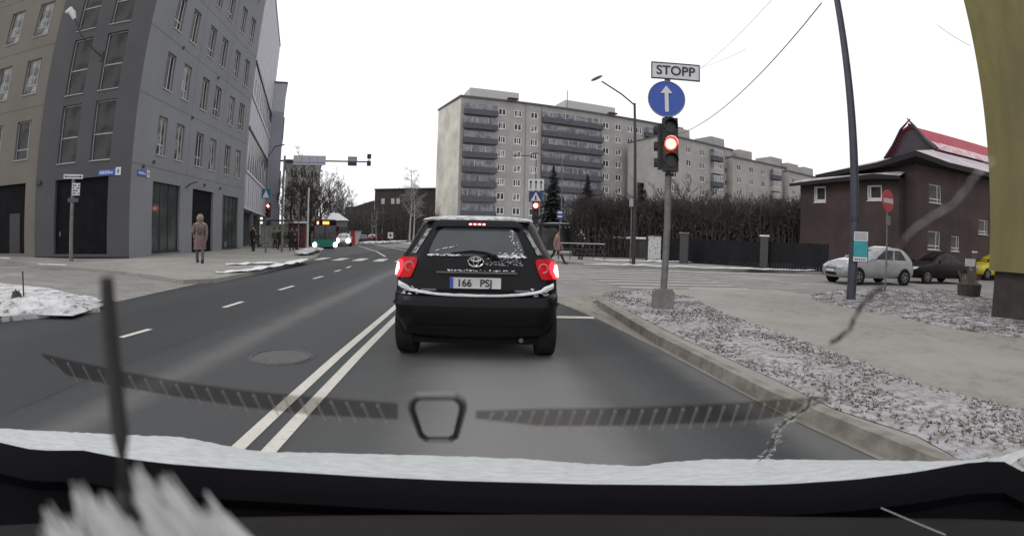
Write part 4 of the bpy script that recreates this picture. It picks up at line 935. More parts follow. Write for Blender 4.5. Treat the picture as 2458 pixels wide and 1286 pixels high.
# lead car ------------------------------------------------------------------
lc = thing('hatchback_car', 'black hatchback with lit brake lights and snow on its rear, directly ahead in the lane', 'car', (-.365, 4.86, 0), rad(2.0))
LR = [(.24, .16, 3.9, .70), (.30, .06, 3.95, .80), (.45, .01, 4.0, .845), (.60, .0, 4.0, .865), (.68, .02, 4.0, .868), (.705, .05, 4.0, .868), (.72, .10, 3.98, .866),
      (.80, .13, 3.95, .866), (.92, .145, 3.6, .858), (1.02, .17, 3.2, .84), (1.08, .195, 3.05, .815), (1.13, .22, 2.95, .785), (1.20, .26, 2.85, .745), (1.30, .33, 2.7, .70), (1.40, .41, 2.5, .655), (1.445, .44, 2.4, .635), (1.475, .46, 2.2, .60), (1.50, .56, 2.0, .54), (1.515, .8, 1.8, .42)]
shell(LR, 'body', carblack, lc)
rg = patch(LR, 'rear_window', mat('rear_glass', (.052, .062, .068), .12, (.068, .08, .085), 1.5, spec=.4), lc, [(1.10, -.215, .215), (1.15, -.232, .232), (1.25, -.238, .238), (1.35, -.236, .236), (1.395, -.215, .215)], .007, 0, 20)  # glass colour lifted to carry the sky's reflection
patch(LR, 'spoiler', carblack, lc, [(1.405, -.27, .27), (1.44, -.28, .28), (1.48, -.27, .27)], .05, 0, 20)
hl = patch(LR, 'high_brake_light', mat('lamp_bar', (.25, .01, .015), .3, emit=(1, .02, .03), estr=.5), lc, [(1.418, -.052, .052), (1.445, -.052, .052)], .056, 0, 8)
for x in (-.075, -.026, .022, .07): MB().sphere((x, .372, 1.432), .012, 8, (1.3, .5, .8)).build('led', tail_hot, hl)
for s in (1, -1):
    tl = patch(LR, 'tail_light', tailred, lc, [(.868, .285, .41), (.88, .272, .43), (.96, .260, .435), (1.03, .258, .43), (1.065, .264, .42), (1.08, .28, .40)], .014, s, 14)
    tl['label'] = 'lit red %s tail light' % ('right' if s > 0 else 'left')
    patch(LR, 'brake_bulb', tail_on, tl, [(.875, .335, .405), (.94, .315, .42), (1.01, .315, .415), (1.05, .335, .39)], .022, s, 8)
    patch(LR, 'bulb_core', tail_hot, tl, [(.89, .350, .385), (.96, .335, .395), (1.02, .35, .385)], .028, s, 8)
    mb = MB(); x0, y0 = outline(interp(LR, .99), .290); mb.tube([(s*(x0+.045*cos(k*pi/12)), y0-.024, .985+.045*sin(k*pi/12)) for k in range(25)], .008, 5, False); mb.build('reflector_ring', mat('ring', (.5, .25, .25), .3), tl)
    wheel(lc, s*.862, .52, .31, .21); wheel(lc, s*.855, 3.2, .31, .20)
    mr = MB().sphere((s*.93, 2.55, 1.03), .12, 10, (.8, .45, .7)).build('mirror', carblack, lc, smooth=True)
    MB().tube([(s*.80, 2.55, .98), (s*.9, 2.55, 1.0)], .03, 6).build('mirror_arm', carblack, mr)
MB().box(-.66, .66, .25, 3.6, .17, .27).build('underbody', blackpl, lc)
MB().tube([(.48, .12, .24), (.48, .32, .24)], .025, 8).build('exhaust', galv, lc)
pt = MB().box(-.26, .26, .085, .10, .775, .885).build('number_plate', mat('plate_white', (.62, .62, .62), .4), lc)
MB().box(-.2599, -.225, .080, .0848, .777, .883).build('blue_band', sign_blue, pt)
MB().box(-.40, .40, .10, .16, .742, .762).build('plate_recess', blackpl, lc)
patch(LR, 'lower_bumper', mat('unpainted_bumper', (.010, .010, .011), .8, spec=.1), lc, [(.30, -.30, .30), (.36, -.31, .31), (.40, -.26, .26)], .012, 0, 20)
patch(LR, 'bumper_crease', carblack, lc, [(.60, -.40, .40), (.615, -.40, .40), (.63, -.40, .40)], .014, 0, 24)
patch(LR, 'hatch_gap', blackpl, lc, [(.735, -.235, .235), (.742, -.235, .235)], .004, 0, 16)
text('registration', '166', .104, sign_black, pt, (-.112, .082, .828), sx=.98); text('registration', 'PSJ', .104, sign_black, pt, (.108, .082, .828), sx=1.0)
mb = MB()
def ell(cx, cz, a, b, y=.135, r=.007):
    mb.tube([(cx+a*cos(k*pi/14), y, cz+b*sin(k*pi/14)) for k in range(29)], r, 5, False)
ell(0, 1.045, .078, .052); ell(0, 1.045, .024, .047); ell(0, 1.070, .052, .020)
mb.build('emblem', mat('chrome', (.62, .62, .62), .15, metal=.9), lc)
mb = MB(); mb.box(-.40, .42, .118, .140, .925, .943); mb.build('garnish', mat('garnish', (.12, .12, .125), .3), lc)
for s in (1, -1): MB().box(s*.47-.09, s*.47+.09, .112, .13, .745, .762).build('badge_strip', mat('badge_grey', (.16, .16, .165), .4), lc)
mb = MB(); mb.tube([(.18, .17, 1.10), (.10, .19, 1.135), (-.05, .20, 1.15), (-.26, .205, 1.125)], [.022, .014, .012, .008], 6); mb.tube([(.18, .16, 1.10), (.23, .17, 1.065)], [.03, .02], 8); mb.build('rear_wiper', blackpl, lc)
mb = MB(); r6 = random.Random(11); rows_ = []
for i in range(41):
    t = -.335+.67*i/40; row = interp(LR, .716); x, y = outline(row, abs(t)); x *= 1 if t >= 0 else -1
    k = 1+.4*r6.random() + (1.8 if abs(t) > .27 else 0); lift = .085*(abs(t)/.33)**3
    rows_.append([(x, y-.058, .699+lift), (x, y-.060, .704+.008*k+lift), (x, y-.02, .706+.012*k+lift*1.1), (x, y+.03, .70+.008*k+lift)])
mb.grid(rows_); mb.build('bumper_snow', snow, lc, smooth=True)
def splat(name, region, n, seed, size, m, surf_off=.014):
    r = random.Random(seed); mb = MB()
    for i in range(n):
        t, z = region(r); row = interp(LR, z); sg = 1 if t >= 0 else -1; x, y = outline(row, abs(t)); x *= sg
        a = size*r.uniform(.35, 1.3); b = a*r.uniform(.3, .7); k = r.randrange(5, 8); ph = r.random()*6
        slope = (interp(LR, z+.02)[1]-interp(LR, z-.02)[1])/.04
        pts = [(x + a*cos(ph+q*2*pi/k)*r.uniform(.6, 1.2), z + b*sin(ph+q*2*pi/k)*r.uniform(.6, 1.2)) for q in range(k)]
        vs = []
        for (xx, zz) in pts:
            rw = interp(LR, zz); yy = rw[1] + .05*(xx/rw[3])**2; vs.append((xx, yy-surf_off, zz))
        vs2 = [(v[0]*1, v[1]+.012, v[2]) for v in vs]
        mb.add(vs + vs2 + [(x, y-surf_off-.006, z)], [(q, (q+1) % k, 2*k) for q in range(k)] + [(q, k+q, k+(q+1) % k, (q+1) % k) for q in range(k)])
    return mb.build(name, m, lc)
splat('window_snow', lambda r: (r.uniform(.10, .23), 1.09+abs(r.gauss(0, .020))), 110, 1, .011, snow)
splat('window_snow', lambda r: ((lambda z: (.19+.035*r.random(), z))(r.uniform(1.12, 1.38))), 44, 2, .008, snow)
splat('window_snow', lambda r: (-r.uniform(.07, .23), 1.10+abs(r.gauss(0, .008))), 60, 3, .012, snow)
splat('hatch_snow', lambda r: (r.uniform(.04, .20), r.uniform(1.005, 1.085)), 150, 4, .008, mat('thin_snow', (.45, .45, .47), .9))
splat('hatch_snow', lambda r: (r.uniform(-.12, .17), .953+r.uniform(-.003, .006)), 50, 5, .012, snow)
splat('window_snow', lambda r: ((lambda k: (-.20+.10*k, 1.15+.055*k+r.uniform(-.004, .004)))(r.random())), 34, 6, .008, snow)
splat('hatch_snow', lambda r: (r.choice((-1, 1))*r.uniform(.23, .31), r.uniform(.71, .78)), 60, 9, .014, snow)
rs = MB(); rows_ = []
for i in range(25):
    x = -.60+1.2*i/24; e = 1-abs(x/.66)**4
    rows_.append([(x, .44+.05*(x/.6)**2, 1.478-.03*(1-e)), (x, .46, 1.503-.045*(1-e)), (x, .62, 1.532-.05*(1-e)), (x, 1.2, 1.55-.07*(1-e)), (x, 1.9, 1.535-.07*(1-e))])
rs.grid(rows_); rs.build('roof_snow', mat('roof_frost', (.62, .63, .65), .85, (.3, .3, .31), 14, .4, .55), lc, smooth=True)
for s in (1, -1): patch(LR, 'pillar_trim', mat('frost_edge', (.30, .30, .31), .7, (.05, .05, .05), 20, .4, .55), lc, [(1.12, .285, .31), (1.25, .285, .305), (1.38, .28, .30)], .010, s, 3)
# parked and oncoming cars ----------------------------------------------------
def car(name, label, loc, rz, paint_m, kind='hatch', L=4.2, lights=False, snowy=True, group=None):
    t = thing(name, label, 'car', loc, rz, group)
    yf = L
    if kind == 'sedan':
        R = [(.25, .12, yf-.1, .72), (.35, .03, yf-.02, .83), (.5, 0, yf, .865), (.66, .02, yf-.02, .87), (.78, .06, yf-.25, .868), (.86, .14, yf-.75, .86), (.93, .35, yf-1.2, .84), (.97, .72, yf-1.35, .80), (1.1, .95, yf-1.62, .74), (1.25, 1.2, yf-1.9, .67), (1.36, 1.5, yf-2.2, .60), (1.42, 1.9, yf-2.5, .48)]
    else:
        R = [(.25, .12, yf-.1, .72), (.35, .03, yf-.02, .83), (.5, 0, yf, .865), (.66, .02, yf-.03, .87), (.80, .05, yf-.25, .868), (.90, .10, yf-.7, .86), (.97, .13, yf-1.1, .84), (1.1, .2, yf-1.3, .78), (1.25, .33, yf-1.6, .70), (1.38, .5, yf-1.95, .64), (1.45, .75, yf-2.2, .55), (1.475, 1.2, yf-2.5, .42)]
    shell(R, 'body', paint_m, t)
    zb = .985; zt = 1.31 if kind == 'sedan' else 1.36
    for s in (1, -1):
        patch(R, 'side_window', black_gl, t, [(zb, .44, .665), (zb+.15, .44, .66), (zt, .44, .655)], .006, s, 10)
        for u in (.53,): patch(R, 'window_pillar', paint_m, t, [(zb, u, u+.012), (zt, u, u+.012)], .012, s, 2)
        hl = patch(R, 'headlight', emis('lamp_cool', (1, .93, .97), 9) if lights else mat('headlight_lens', (.45, .47, .5), .15), t, [(.60, .78, .87), (.66, .76, .88), (.73, .76, .86)], .012, s, 5)
        patch(R, 'tail_light', mat('tail_off', (.25, .01, .015), .25), t, [(.72, .24, .36), (.8, .24, .38), (.88, .26, .36)], .01, s, 5)
        for y in (.72, L-.78): arch(t, s*.868, y); wheel(t, s*.885, y)
        mr = MB().sphere((s*.95, L-1.55, 1.0), .11, 10, (.8, .5, .7)).build('mirror', paint_m, t, smooth=True)
        hdl = MB().box(s*.87-.01 if s > 0 else -.886, s*.886 if s > 0 else -.86, L*.42, L*.42+.16, .80, .825).build('handle', fr_dark, t)
    patch(R, 'windscreen', black_gl, t, [(zb+.02, .80, 1.0), (1.15, .80, 1.0), (zt, .80, 1.0)], .008, 1, 8); patch(R, 'windscreen', black_gl, t, [(zb+.02, .80, 1.0), (1.15, .80, 1.0), (zt, .80, 1.0)], .008, -1, 8)
    for s in (1, -1):
        patch(R, 'rear_window', black_gl, t, [(zb+.06, 0, .26), (1.15, 0, .26), (zt, 0, .25)], .008, s, 6)
        patch(R, 'grille', blackpl, t, [(.56, .88, 1.0), (.68, .88, 1.0)], .01, s, 4); patch(R, 'lower_grille', blackpl, t, [(.33, .86, 1.0), (.43, .86, 1.0)], .01, s, 4)
    MB().box(-.25, .25, yf+.005, yf+.02, .46, .56).build('number_plate', sign_white, t)
    if snowy:
        mb = MB(); zs = R[-1][0]
        rt = R[-1]; mb.grid([[(x, y, zs+.035-.13*(abs(x)/.56)**2.5-(.05 if j in (0, 4) else 0)) for x in (-.56, -.45, -.3, -.1, .1, .3, .45, .56)] for j, y in enumerate((rt[1]-.25, rt[1]-.05, (rt[1]+rt[2])/2, rt[2]+.02, rt[2]+.2))]); mb.build('roof_snow', snow, t, smooth=True)
        mb = MB(); mb.grid([[(x, yf-1.2+.95*j/4, .955-.21*(j/4)**1.3+.035) for x in (-.62, -.3, 0, .3, .62)] for j in range(5)]); mb.build('bonnet_snow', snow, t, smooth=True)
    return t
silver = mat('silver_paint', (.36, .36, .37), .4, (.27, .27, .28), 2, metal=.2); whitecar = mat('white_car_paint', (.55, .55, .56), .4)
redcar = mat('red_car_paint', (.35, .02, .03), .4); greycar = mat('grey_car_paint', (.05, .05, .055), .4); yellowcar = mat('yellow_car_paint', (.62, .50, .03), .35)
dc = mat('black_sedan_paint', (.012, .009, .010), .35, (.02, .015, .016), 2, spec=.15)
ca = at(1972, 668); cb_ = at(2170, 683)
car('hatchback_car', 'silver hatchback with a snowy bonnet parked behind the tall mast', (12.2+4.2, 16.1, .0), rad(90), silver, 'hatch', 4.2)
car('sedan_car', 'black sedan parked behind the silver hatchback, facing away to the left', (21.9, 16.9, .0), rad(88), dc, 'sedan', 4.4, snowy=False)
yc = at(2352, 672); car('hatchback_car', 'yellow car half hidden by the yellow-green building', (yc.x+3.7, yc.y+.2, .06), rad(84), yellowcar, 'hatch', 4.0, snowy=False)
vv = far(825, 585, 56); va = math.atan2(-vv.y, -vv.x) - pi/2
car('hatchback_car', 'white oncoming car with glaring headlights right behind the green bus', (vv.x-1.2, vv.y+3.8, 0), pi+.28, whitecar, 'hatch', 4.2, lights=True)
for (px, dd_, pm, lab, k) in ((868, 78, greycar, 'dark car queuing far ahead beyond the crossing, nearest of the dark ones', 'sedan'), (852, 88, greycar, 'farther dark car beyond the first queuing one', 'hatch'), (892, 96, whitecar, 'pale car far ahead at the snowy median', 'hatch')):
    p_ = far(px, 585, dd_); car('distant_car', lab, (p_.x, p_.y, -.0), rad(10), pm, k, 4.2, group='cars far ahead')
p_ = far(940, 575, 92); car('distant_car', 'red car parked side-on beyond the snow bank left of the black car', (p_.x, p_.y, .1), rad(92), redcar, 'sedan', 4.3)
# glow of the oncoming lamps: large bright lamps as they read in the dull light
lampc = emis('headlamp_glare', (1.0, .90, .95), 5)
def lamps(parent, pts, r):
    for p in pts: MB().sphere(p, r, 14, (1, .35, 1)).build('headlamp', lampc, parent)
# bus ----------------------------------------------------------------------------
bu = far(780, 600, 47.0)
bus = thing('city_bus', 'green and red city bus with lit headlights and an orange destination display, oncoming', 'bus', (bu.x, bu.y, -.25), rad(23.5))
bus.scale = (.88, 1, 1)
busred = mat('bus_red', (.16, .02, .02), .45); busgreen = mat('bus_green', (.01, .20, .13), .4, (.008, .17, .11), 3)
mb = MB(); prof = [(-1.25, .35), (1.25, .35), (1.25, 2.75), (1.1, 2.98), (-1.1, 2.98), (-1.25, 2.75)]; mb.slab(prof, .06, 11.8); mb.build('body', busred, bus)
MB().box(-1.22, 1.22, -.02, .058, .42, 1.12).build('front_panel', busgreen, bus)
MB().box(-1.15, 1.15, -.015, .058, 1.14, 2.42).build('windscreen', mat('bus_glass', (.03, .035, .045), .12, (.07, .075, .085), 1.5), bus)
ds = MB().box(-1.15, 1.15, -.02, .058, 2.44, 2.88).build('display_box', blackpl, bus)
mb = MB(); r7 = random.Random(2)
mb.box(-.28, .42, -.03, -.021, 2.52, 2.80)
mb.build('destination', emis('display_orange', (1, .42, .08), 2.2), ds)
MB().box(-.92, -.70, -.03, -.021, 2.52, 2.80).build('route_number', emis('display_red', (1, .55, .35), 2.0), ds)
MB().box(-1.2, 1.2, -.04, .05, .3, .415).build('bumper', blackpl, bus)
lamps(bus, [(-1.12, -.06, .62), (1.12, -.06, .62)], .24)
for s in (1, -1):
    MB().box(s*1.35-.1, s*1.35+.1, -.3, -.1, 1.9, 2.35).build('mirror', blackpl, bus); 
    for y in (2.6, 8.6): MB().tube([(s*1.26, y, .48), (s*.98, y, .48)], .48, 20).build('wheel', rubber, bus)
mb = MB()
for i in range(6):
    for s in (1, -1): mb.box(s*1.262-.008, s*1.262+.008, 1.0+i*1.75, 2.5+i*1.75, 1.2, 2.4)
mb.build('side_window', black_gl, bus)
MB().box(-.04, .04, -.03, -.0155, 1.16, 2.4).build('wiper', blackpl, bus)
ov = [c for c in COL.objects if c.get('label', '').startswith('white oncoming')][0]
lamps(ov, [(-.62, 4.2, .66), (.62, 4.2, .66)], .27)
# ---------------------------------------------------------------- people
skin_m = mat('skin', (.42, .26, .19), .6); hairm = mat('dark_hair', (.03, .022, .018), .8)
def skin_mesh(name, verts, edges, radii, m, parent, sub=1):
    me = bpy.data.meshes.new(name); me.from_pydata(verts, edges, []); o = bpy.data.objects.new(name, me); COL.objects.link(o)
    md = o.modifiers.new('s', 'SKIN'); sk = me.skin_vertices[0].data
    for i, r in enumerate(radii): sk[i].radius = (r, r) if not hasattr(r, '__len__') else r; sk[i].use_root = (i == 0)
    sb_ = o.modifiers.new('u', 'SUBSURF'); sb_.levels = sub; sb_.render_levels = sub
    dg = bpy.context.evaluated_depsgraph_get(); m2 = bpy.data.meshes.new_from_object(o.evaluated_get(dg)); bpy.data.objects.remove(o)
    m2.name = name; m2.materials.clear(); m2.materials.append(m)
    for p in m2.polygons: p.use_smooth = True
    o = bpy.data.objects.new(name, m2); COL.objects.link(o); o.parent = parent; return o
def person(label, loc, rz, coat, trousers, legs=(.12, -.12), arms=(.15, -.1), hood=False, coat_len=.78, h=1.72, hat=None, cut=True):
    """faces local -y; legs/arms: forward swing of left and right in metres"""
    t = thing('person', label, 'person', loc, rz); k = h/1.72
    V = [(0, 0, .94), (0, 0, 1.10), (0, -.01, 1.28), (0, 0, 1.42), (0, -.01, 1.50), (0, -.02, 1.60), (0, -.015, 1.68)]
    Rr = [(.15, .11), (.135, .10), (.16, .11), (.15, .095), .055, (.078, .095), (.06, .075)]; E = [(i, i+1) for i in range(6)]
    for s, lf, af in ((1, legs[0], arms[0]), (-1, legs[1], arms[1])):
        b = len(V); back = max(0, -lf)
        V += [(s*.095, 0, .86), (s*.105, -lf*.75-.02, .49), (s*.115, -lf*1.6+back*.3, .09), (s*.11, -lf*1.6-.15+back*.3, .045)]
        Rr += [.085, .058, .042, (.045, .035)]; E += [(0, b), (b, b+1), (b+1, b+2), (b+2, b+3)]
        b = len(V)
        V += [(s*.19, 0, 1.38), (s*.235, .02-af*.4, 1.12), (s*.22, -.06-af, .88), (s*.215, -.08-af, .80)]
        Rr += [.062, .045, .034, (.028, .038)]; E += [(3, b), (b, b+1), (b+1, b+2), (b+2, b+3)]
        hb = b+3
        for f in range(4):
            c = len(V); V += [(s*.215+(f-1.5)*.004, -.10-af+(f-1.5)*.022, .745-.004*abs(f-1.4)), (s*.21, -.105-af+(f-1.5)*.022, .715)]; Rr += [.009, .008]; E += [(hb, c), (c, c+1)]
        c = len(V); V += [(s*.19, -.12-af, .775)]; Rr += [.010]; E += [(hb, c)]
    V = [(x*k, y*k, z*k) for x, y, z in V]; Rr = [tuple(q*k for q in r) if hasattr(r, '__len__') else r*k for r in Rr]
    body = skin_mesh('body', V, E, Rr, skin_m, t)
    # trousers: tubes slightly larger
    mb = MB()
    for s, lf in ((1, legs[0]), (-1, legs[1])):
        back = max(0, -lf)
        mb.tube([(s*.085*k, 0, .93*k), (s*.10*k, -lf*.35*k, .72*k), (s*.105*k, (-lf*.75-.02)*k, .49*k), (s*.115*k, (-lf*1.6+back*.3)*k, .11*k)], [.10*k, .085*k, .066*k, .052*k], 10)
    mb.build('trousers', trousers, t, smooth=True)
    mb = MB()
    for s, lf in ((1, legs[0]), (-1, legs[1])):
        back = max(0, -lf); y = -lf*1.6+back*.3
        mb.tube([(s*.10*k, (y+.05)*k, .06*k), (s*.105*k, (y-.05)*k, .055*k), (s*.115*k, (y-.20)*k, .04*k)], [.058*k, .055*k, .03*k], 8); mb.tube([(s*.10*k, y*k, .17*k), (s*.10*k, y*k, .05*k)], .056*k, 8)
    mb.build('boots', mat('boots', (.02, .018, .017), .7), t, smooth=True)
    # coat
    rows = []; prof = [(coat_len*k, .205, .16), (.95*k, .19, .145), (1.08*k, .172, .13), (1.26*k, .20, .142), (1.38*k, .205, .13), (1.45*k, .13, .10), (1.50*k, .075, .075)]
    for z, a, b in prof: rows.append([(a*k*cos(i*pi/10), b*k*sin(i*pi/10)-.005, z) for i in range(21)])
    ct = MB().grid(rows)
    for s, af in ((1, arms[0]), (-1, arms[1])):
        ct.tube([(s*.17*k, 0, 1.40*k), (s*.215*k, .01*k, 1.30*k), (s*.245*k, (.02-af*.4)*k, 1.12*k), (s*.225*k, (-.06-af)*k, .86*k)], [.075*k, .08*k, .066*k, .052*k], 10)
    ct.build('coat', coat, t, smooth=True)
    if hood: MB().sphere((0, .012*k, 1.605*k), .135*k, 16, (1.0, 1.02, 1.12)).build('hood', hood if not isinstance(hood, bool) else coat, t, smooth=True)
    else:
        MB().sphere((0, .02*k, 1.655*k), .098*k, 14, (.95, 1.08, .95)).build('hair' if hat is None else 'hat', hat or hairm, t, smooth=True)
    mb = MB(); mb.tube([(0, -.105*k, 1.60*k), (0, -.125*k, 1.585*k), (0, -.108*k, 1.57*k)], [.006, .014, .01], 6)
    for s in (1, -1): mb.sphere((s*.032*k, -.098*k, 1.612*k), .010, 6)
    mb.build('face_features', mat('face_dark', (.2, .1, .08), .6), t)
    return t
khaki = mat('tan_coat', (.21, .18, .165), .9, (.12, .10, .09), 9); rose = mat('rose_coat', (.30, .19, .17), .9, (.22, .14, .12), 6)
jeans = mat('grey_jeans', (.10, .11, .10), .9, (.07, .08, .08), 6); blk = mat('black_cloth', (.016, .016, .018), .9); dkred = mat('dark_red_coat', (.10, .025, .025), .9)
w1_ = at(480, 634, .12)
pA = person('person in a hooded tan coat walking away past the doorway of the grey block', (w1_.x, w1_.y, .12), rad(214), khaki, jeans, (.17, -.15), (.10, -.06), hood=mat('fur_hood', (.33, .28, .24), .95, (.2, .17, .14), 20, bump=1), coat_len=.66, h=1.98)
hem = MB(); hem.grid([[(a*cos(i*pi/10), b*sin(i*pi/10)-.01, z) for i in range(21)] for z, a, b in ((.60, .27, .20), (.85, .255, .19), (1.02, .235, .175), (1.12, .225, .168))]); hem.build('coat_skirt', mat('rose_hem', (.20, .13, .125), .9, (.13, .085, .08), 8), pA, smooth=True)
bk = thing('backpack', 'small tan backpack on the back of the hooded person by the doorway', 'backpack', (w1_.x, w1_.y, .12), rad(214))
bp_ = MB(); bp_.sphere((0, .23, 1.42), .19, 14, (.85, .55, 1.15)); bp_.build('bag', mat('tan_bag', (.16, .135, .12), .9, (.08, .065, .055), 8), bk, smooth=True)
MB().box(-.09, .09, .315, .35, 1.28, 1.42).build('front_pocket', mat('brown_pocket', (.12, .09, .08), .9), bk)
mb = MB(); [mb.tube([(s*.09, .16, 1.58), (s*.13, .02, 1.66), (s*.13, -.15, 1.5), (s*.12, -.02, 1.28)], .014, 6) for s in (1, -1)]; mb.build('strap', mat('strap', (.03, .03, .03), .9), bk)
pr = at(1336, 633)
person('pedestrian in a rose-brown coat mid-stride behind the black car on the right', (pr.x, pr.y, 0), rad(70), rose, blk, (.24, -.24), (.15, -.12), h=1.7, coat_len=.72)
pp2 = far(1394, 620, 29); person('person in black standing at the end of the bus shelter', (pp2.x, pp2.y, .12), rad(-30), blk, blk, (.03, -.02), h=1.74)
for i, (px, dd_, rz, c_, lab, hh_) in enumerate(((608, 34, 0, blk, 'person in dark clothes by the arcade, left of the traffic light post', 1.75), (700, 36, 40, blk, 'person in dark clothes bending at the bus stop, near the pale lamp post', 1.7), (712, 38, 0, dkred, 'person in a dark red coat waiting near the left bus shelter', 1.7), (672, 38, 60, blk, 'person in black among the shrubs by the left bus shelter', 1.68), (660, 40, 90, mat('olive_coat', (.06, .06, .035), .9), 'person in an olive coat behind the left traffic light', 1.7))):
    q = far(px, 600, dd_); person(lab, (q.x, q.y, .12), rad(rz), c_, blk, (.05, -.05), h=hh_)
# ---------------------------------------------------------------- left bus stop shelter and kiosk
q = far(640, 600, 42); q2 = far(662, 600, 42.5)
sh = thing('bus_shelter', 'small glass bus shelter with a dark arched roof behind the left traffic light', 'bus shelter', (q.x-1.0, q.y, .12), rad(25))
MB().box(0, 3.2, 0, 1.4, 2.3, 2.42).build('roof', dksteel, sh); [MB().box(x, x+.08, y, y+.08, 0, 2.298).build('post', dksteel, sh) for x in (.05, 3.05) for y in (.05, 1.25)]
MB().box(.2, 3.0, 1.28, 1.31, .4, 2.1).build('glass_panel', mat('shelter_pale', (.32, .34, .26), .3, (.2, .22, .16), 2), sh)
q = far(712, 600, 43)
ki = thing('kiosk', 'dark red kiosk with a snowy roof between the left bus shelter and the green bus', 'kiosk', (q.x-.8, q.y, .12), rad(22))
MB().box(0, 1.5, 0, 2, 0, 2.15).build('wall', mat('kiosk_red', (.13, .03, .03), .7), ki); MB().box(-.15, 1.65, -.4, 2.1, 2.152, 2.28).build('roof', snow, ki); MB().box(.3, 1.1, -.05, -.003, .9, 1.8).build('window', glass, ki)
q = far(738, 608, 41); wp = thing('lamp_post', 'slim white lamp post in front of the roadside trees', 'lamp post', (q.x, q.y, .12))
MB().tube([(0, 0, -.1), (0, 0, 5.0)], [.09, .07], 8).build('post', fr_white, wp)
q = far(716, 612, 37); np_ = thing('sign_post', 'thin bare grey post on the kerb beside the left bus stop', 'post', (q.x, q.y, .12))
MB().tube([(0, 0, -.1), (0, 0, 3.6)], .04, 8).build('post', galv, np_); MB().sphere((0, 0, 3.7), .12, 8).build('cap', galv, np_)
q = far(937, 582, 80); ss = thing('sign_board', 'small square white board on the far snow bank beside the red car', 'sign', (q.x, q.y, 0))
MB().box(-.45, .45, 0, .08, .8, 1.8).build('board', sign_white, ss); MB().box(-.15, .15, -.01, -.003, 1.1, 1.5).build('figure', sign_black, ss); MB().tube([(0, .04, 0), (0, .04, .8)], .06, 6).build('post', galv, ss)
# ---------------------------------------------------------------- vegetation
def bare_tree(name, label, loc, H, seed, bm_=bark, tm=twig, spread=.45, lean=0, leafm=None, droop=0.0, group=None, trunk_r=None, first=.3, nb=14, twr=.006, leaf_n=5):
    r = random.Random(seed); t = thing(name, label, 'tree', loc, 0, group); tr = trunk_r or H*.014
    trunk = MB(); crown = MB(); leaves = MB(); pts = []
    for i in range(9):
        f = i/8; pts.append(Vector((lean*f*H + sin(f*5+seed)*H*.012, cos(f*4+seed)*H*.012, H*.93*f)))
    trunk.tube(pts, [tr*(1-.8*i/8) for i in range(9)], 8)
    def grow(p, d, L, rad_, lev):
        n = 4; q = [p]; cur = p.copy(); dd = d.copy()
        for i in range(n):
            dd = (dd + Vector((r.gauss(0, .13), r.gauss(0, .13), .07 - droop*(lev*.5)))).normalized(); cur = cur + dd*L/n; q.append(cur.copy())
        (trunk if lev == 0 else crown).tube(q, [max(twr, rad_*(1-.75*i/n)) for i in range(n+1)], 5 if lev < 2 else 3, False)
        if leafm is not None and lev >= 1:
            for _ in range(leaf_n):
                c = q[r.randrange(1, n+1)] + Vector((r.gauss(0, .12), r.gauss(0, .12), r.gauss(0, .12)))*H*.06; s = r.uniform(.05, .12)*H*.055
                a = Vector((r.gauss(0, 1), r.gauss(0, 1), r.gauss(0, 1))).normalized(); b = a.cross(Vector((0, 0, 1))).normalized(); leaves.add([c-a*s, c+b*s*.6, c+a*s, c-b*s*.6], [(0, 1, 2, 3)])
        if lev < 3:
            for k in range(5 if lev < 2 else 4):
                i = r.randrange(1, n+1); a = r.uniform(0, 2*pi)
                side = Vector((cos(a), sin(a), r.uniform(-.1, .7))).normalized(); grow(q[i].copy(), (dd*.75+side*.8).normalized(), L*r.uniform(.38, .58), rad_*.5, lev+1)
    for k in range(nb):
        f = first+(1-first)*(k+r.random()*.6)/nb; i = min(7, int(f*8)); p = pts[i].lerp(pts[i+1], f*8-i if f < 1 else 1); a = k*2.4+r.random()
        L = H*spread*(1-.55*f)*r.uniform(.75, 1.1)
        grow(p, Vector((cos(a)*.8, sin(a)*.8, .75)).normalized(), L, tr*(1-.75*f)*.45, 0 if k < nb*.5 else 1)
    trunk.build('trunk', bm_, t, smooth=True); c = crown.build('crown', tm, t, fix=False)
    if leafm is not None and leaves.v: leaves.build('leaves', leafm, t, fix=False)
    return t
def spruce(label, loc, H, seed, m):
    r = random.Random(seed); t = thing('spruce_tree', label, 'tree', loc, 0, None)
    MB().tube([(0, 0, 0), (0, 0, H)], [H*.018, .02], 7).build('trunk', bark, t)
    mb = MB(); n = int(H*75)
    for i in range(n):
        f = (i+r.random())/n; z = H*(.08+.92*f); R = H*.24*(1-f)**.85*r.uniform(.55, 1.12)+.05; a = r.uniform(0, 2*pi); d = Vector((cos(a), sin(a), 0)); s_ = Vector((-sin(a), cos(a), 0))
        for q in range(3):
            r0, r1 = R*q/3, R*(q+1.15)/3; w = R*.20*(1.1-q*.25)+.04
            z0, z1 = z - r0*.35, z - r1*.35 - (.05 if q < 2 else -.04)*H*.1
            o = Vector((0, 0, 0)); mb.add([d*r0+s_*w*.5+Vector((0, 0, z0)), d*r0-s_*w*.5+Vector((0, 0, z0)), d*r1-s_*w*r.uniform(.2, .6)+Vector((0, 0, z1-r.random()*.1)), d*r1+s_*w*r.uniform(.2, .6)+Vector((0, 0, z1-r.random()*.1))], [(0, 1, 2, 3)])
            mb.add([d*(r0+r1)/2+Vector((0, 0, z0)), d*r1+Vector((0, 0, z1)), d*(r1*.9)+Vector((0, 0, z1-w*.7))], [(0, 1, 2)])
    mb.build('crown', m, t, fix=False); return t
needle = mat('needles', (.022, .032, .026), .9, (.010, .016, .013), 3)
q = far(1325, 610, 50); spruce('tall dark spruce in front of the panel block above the bus shelter', (q.x, q.y, 0), 8.9, 1, needle)
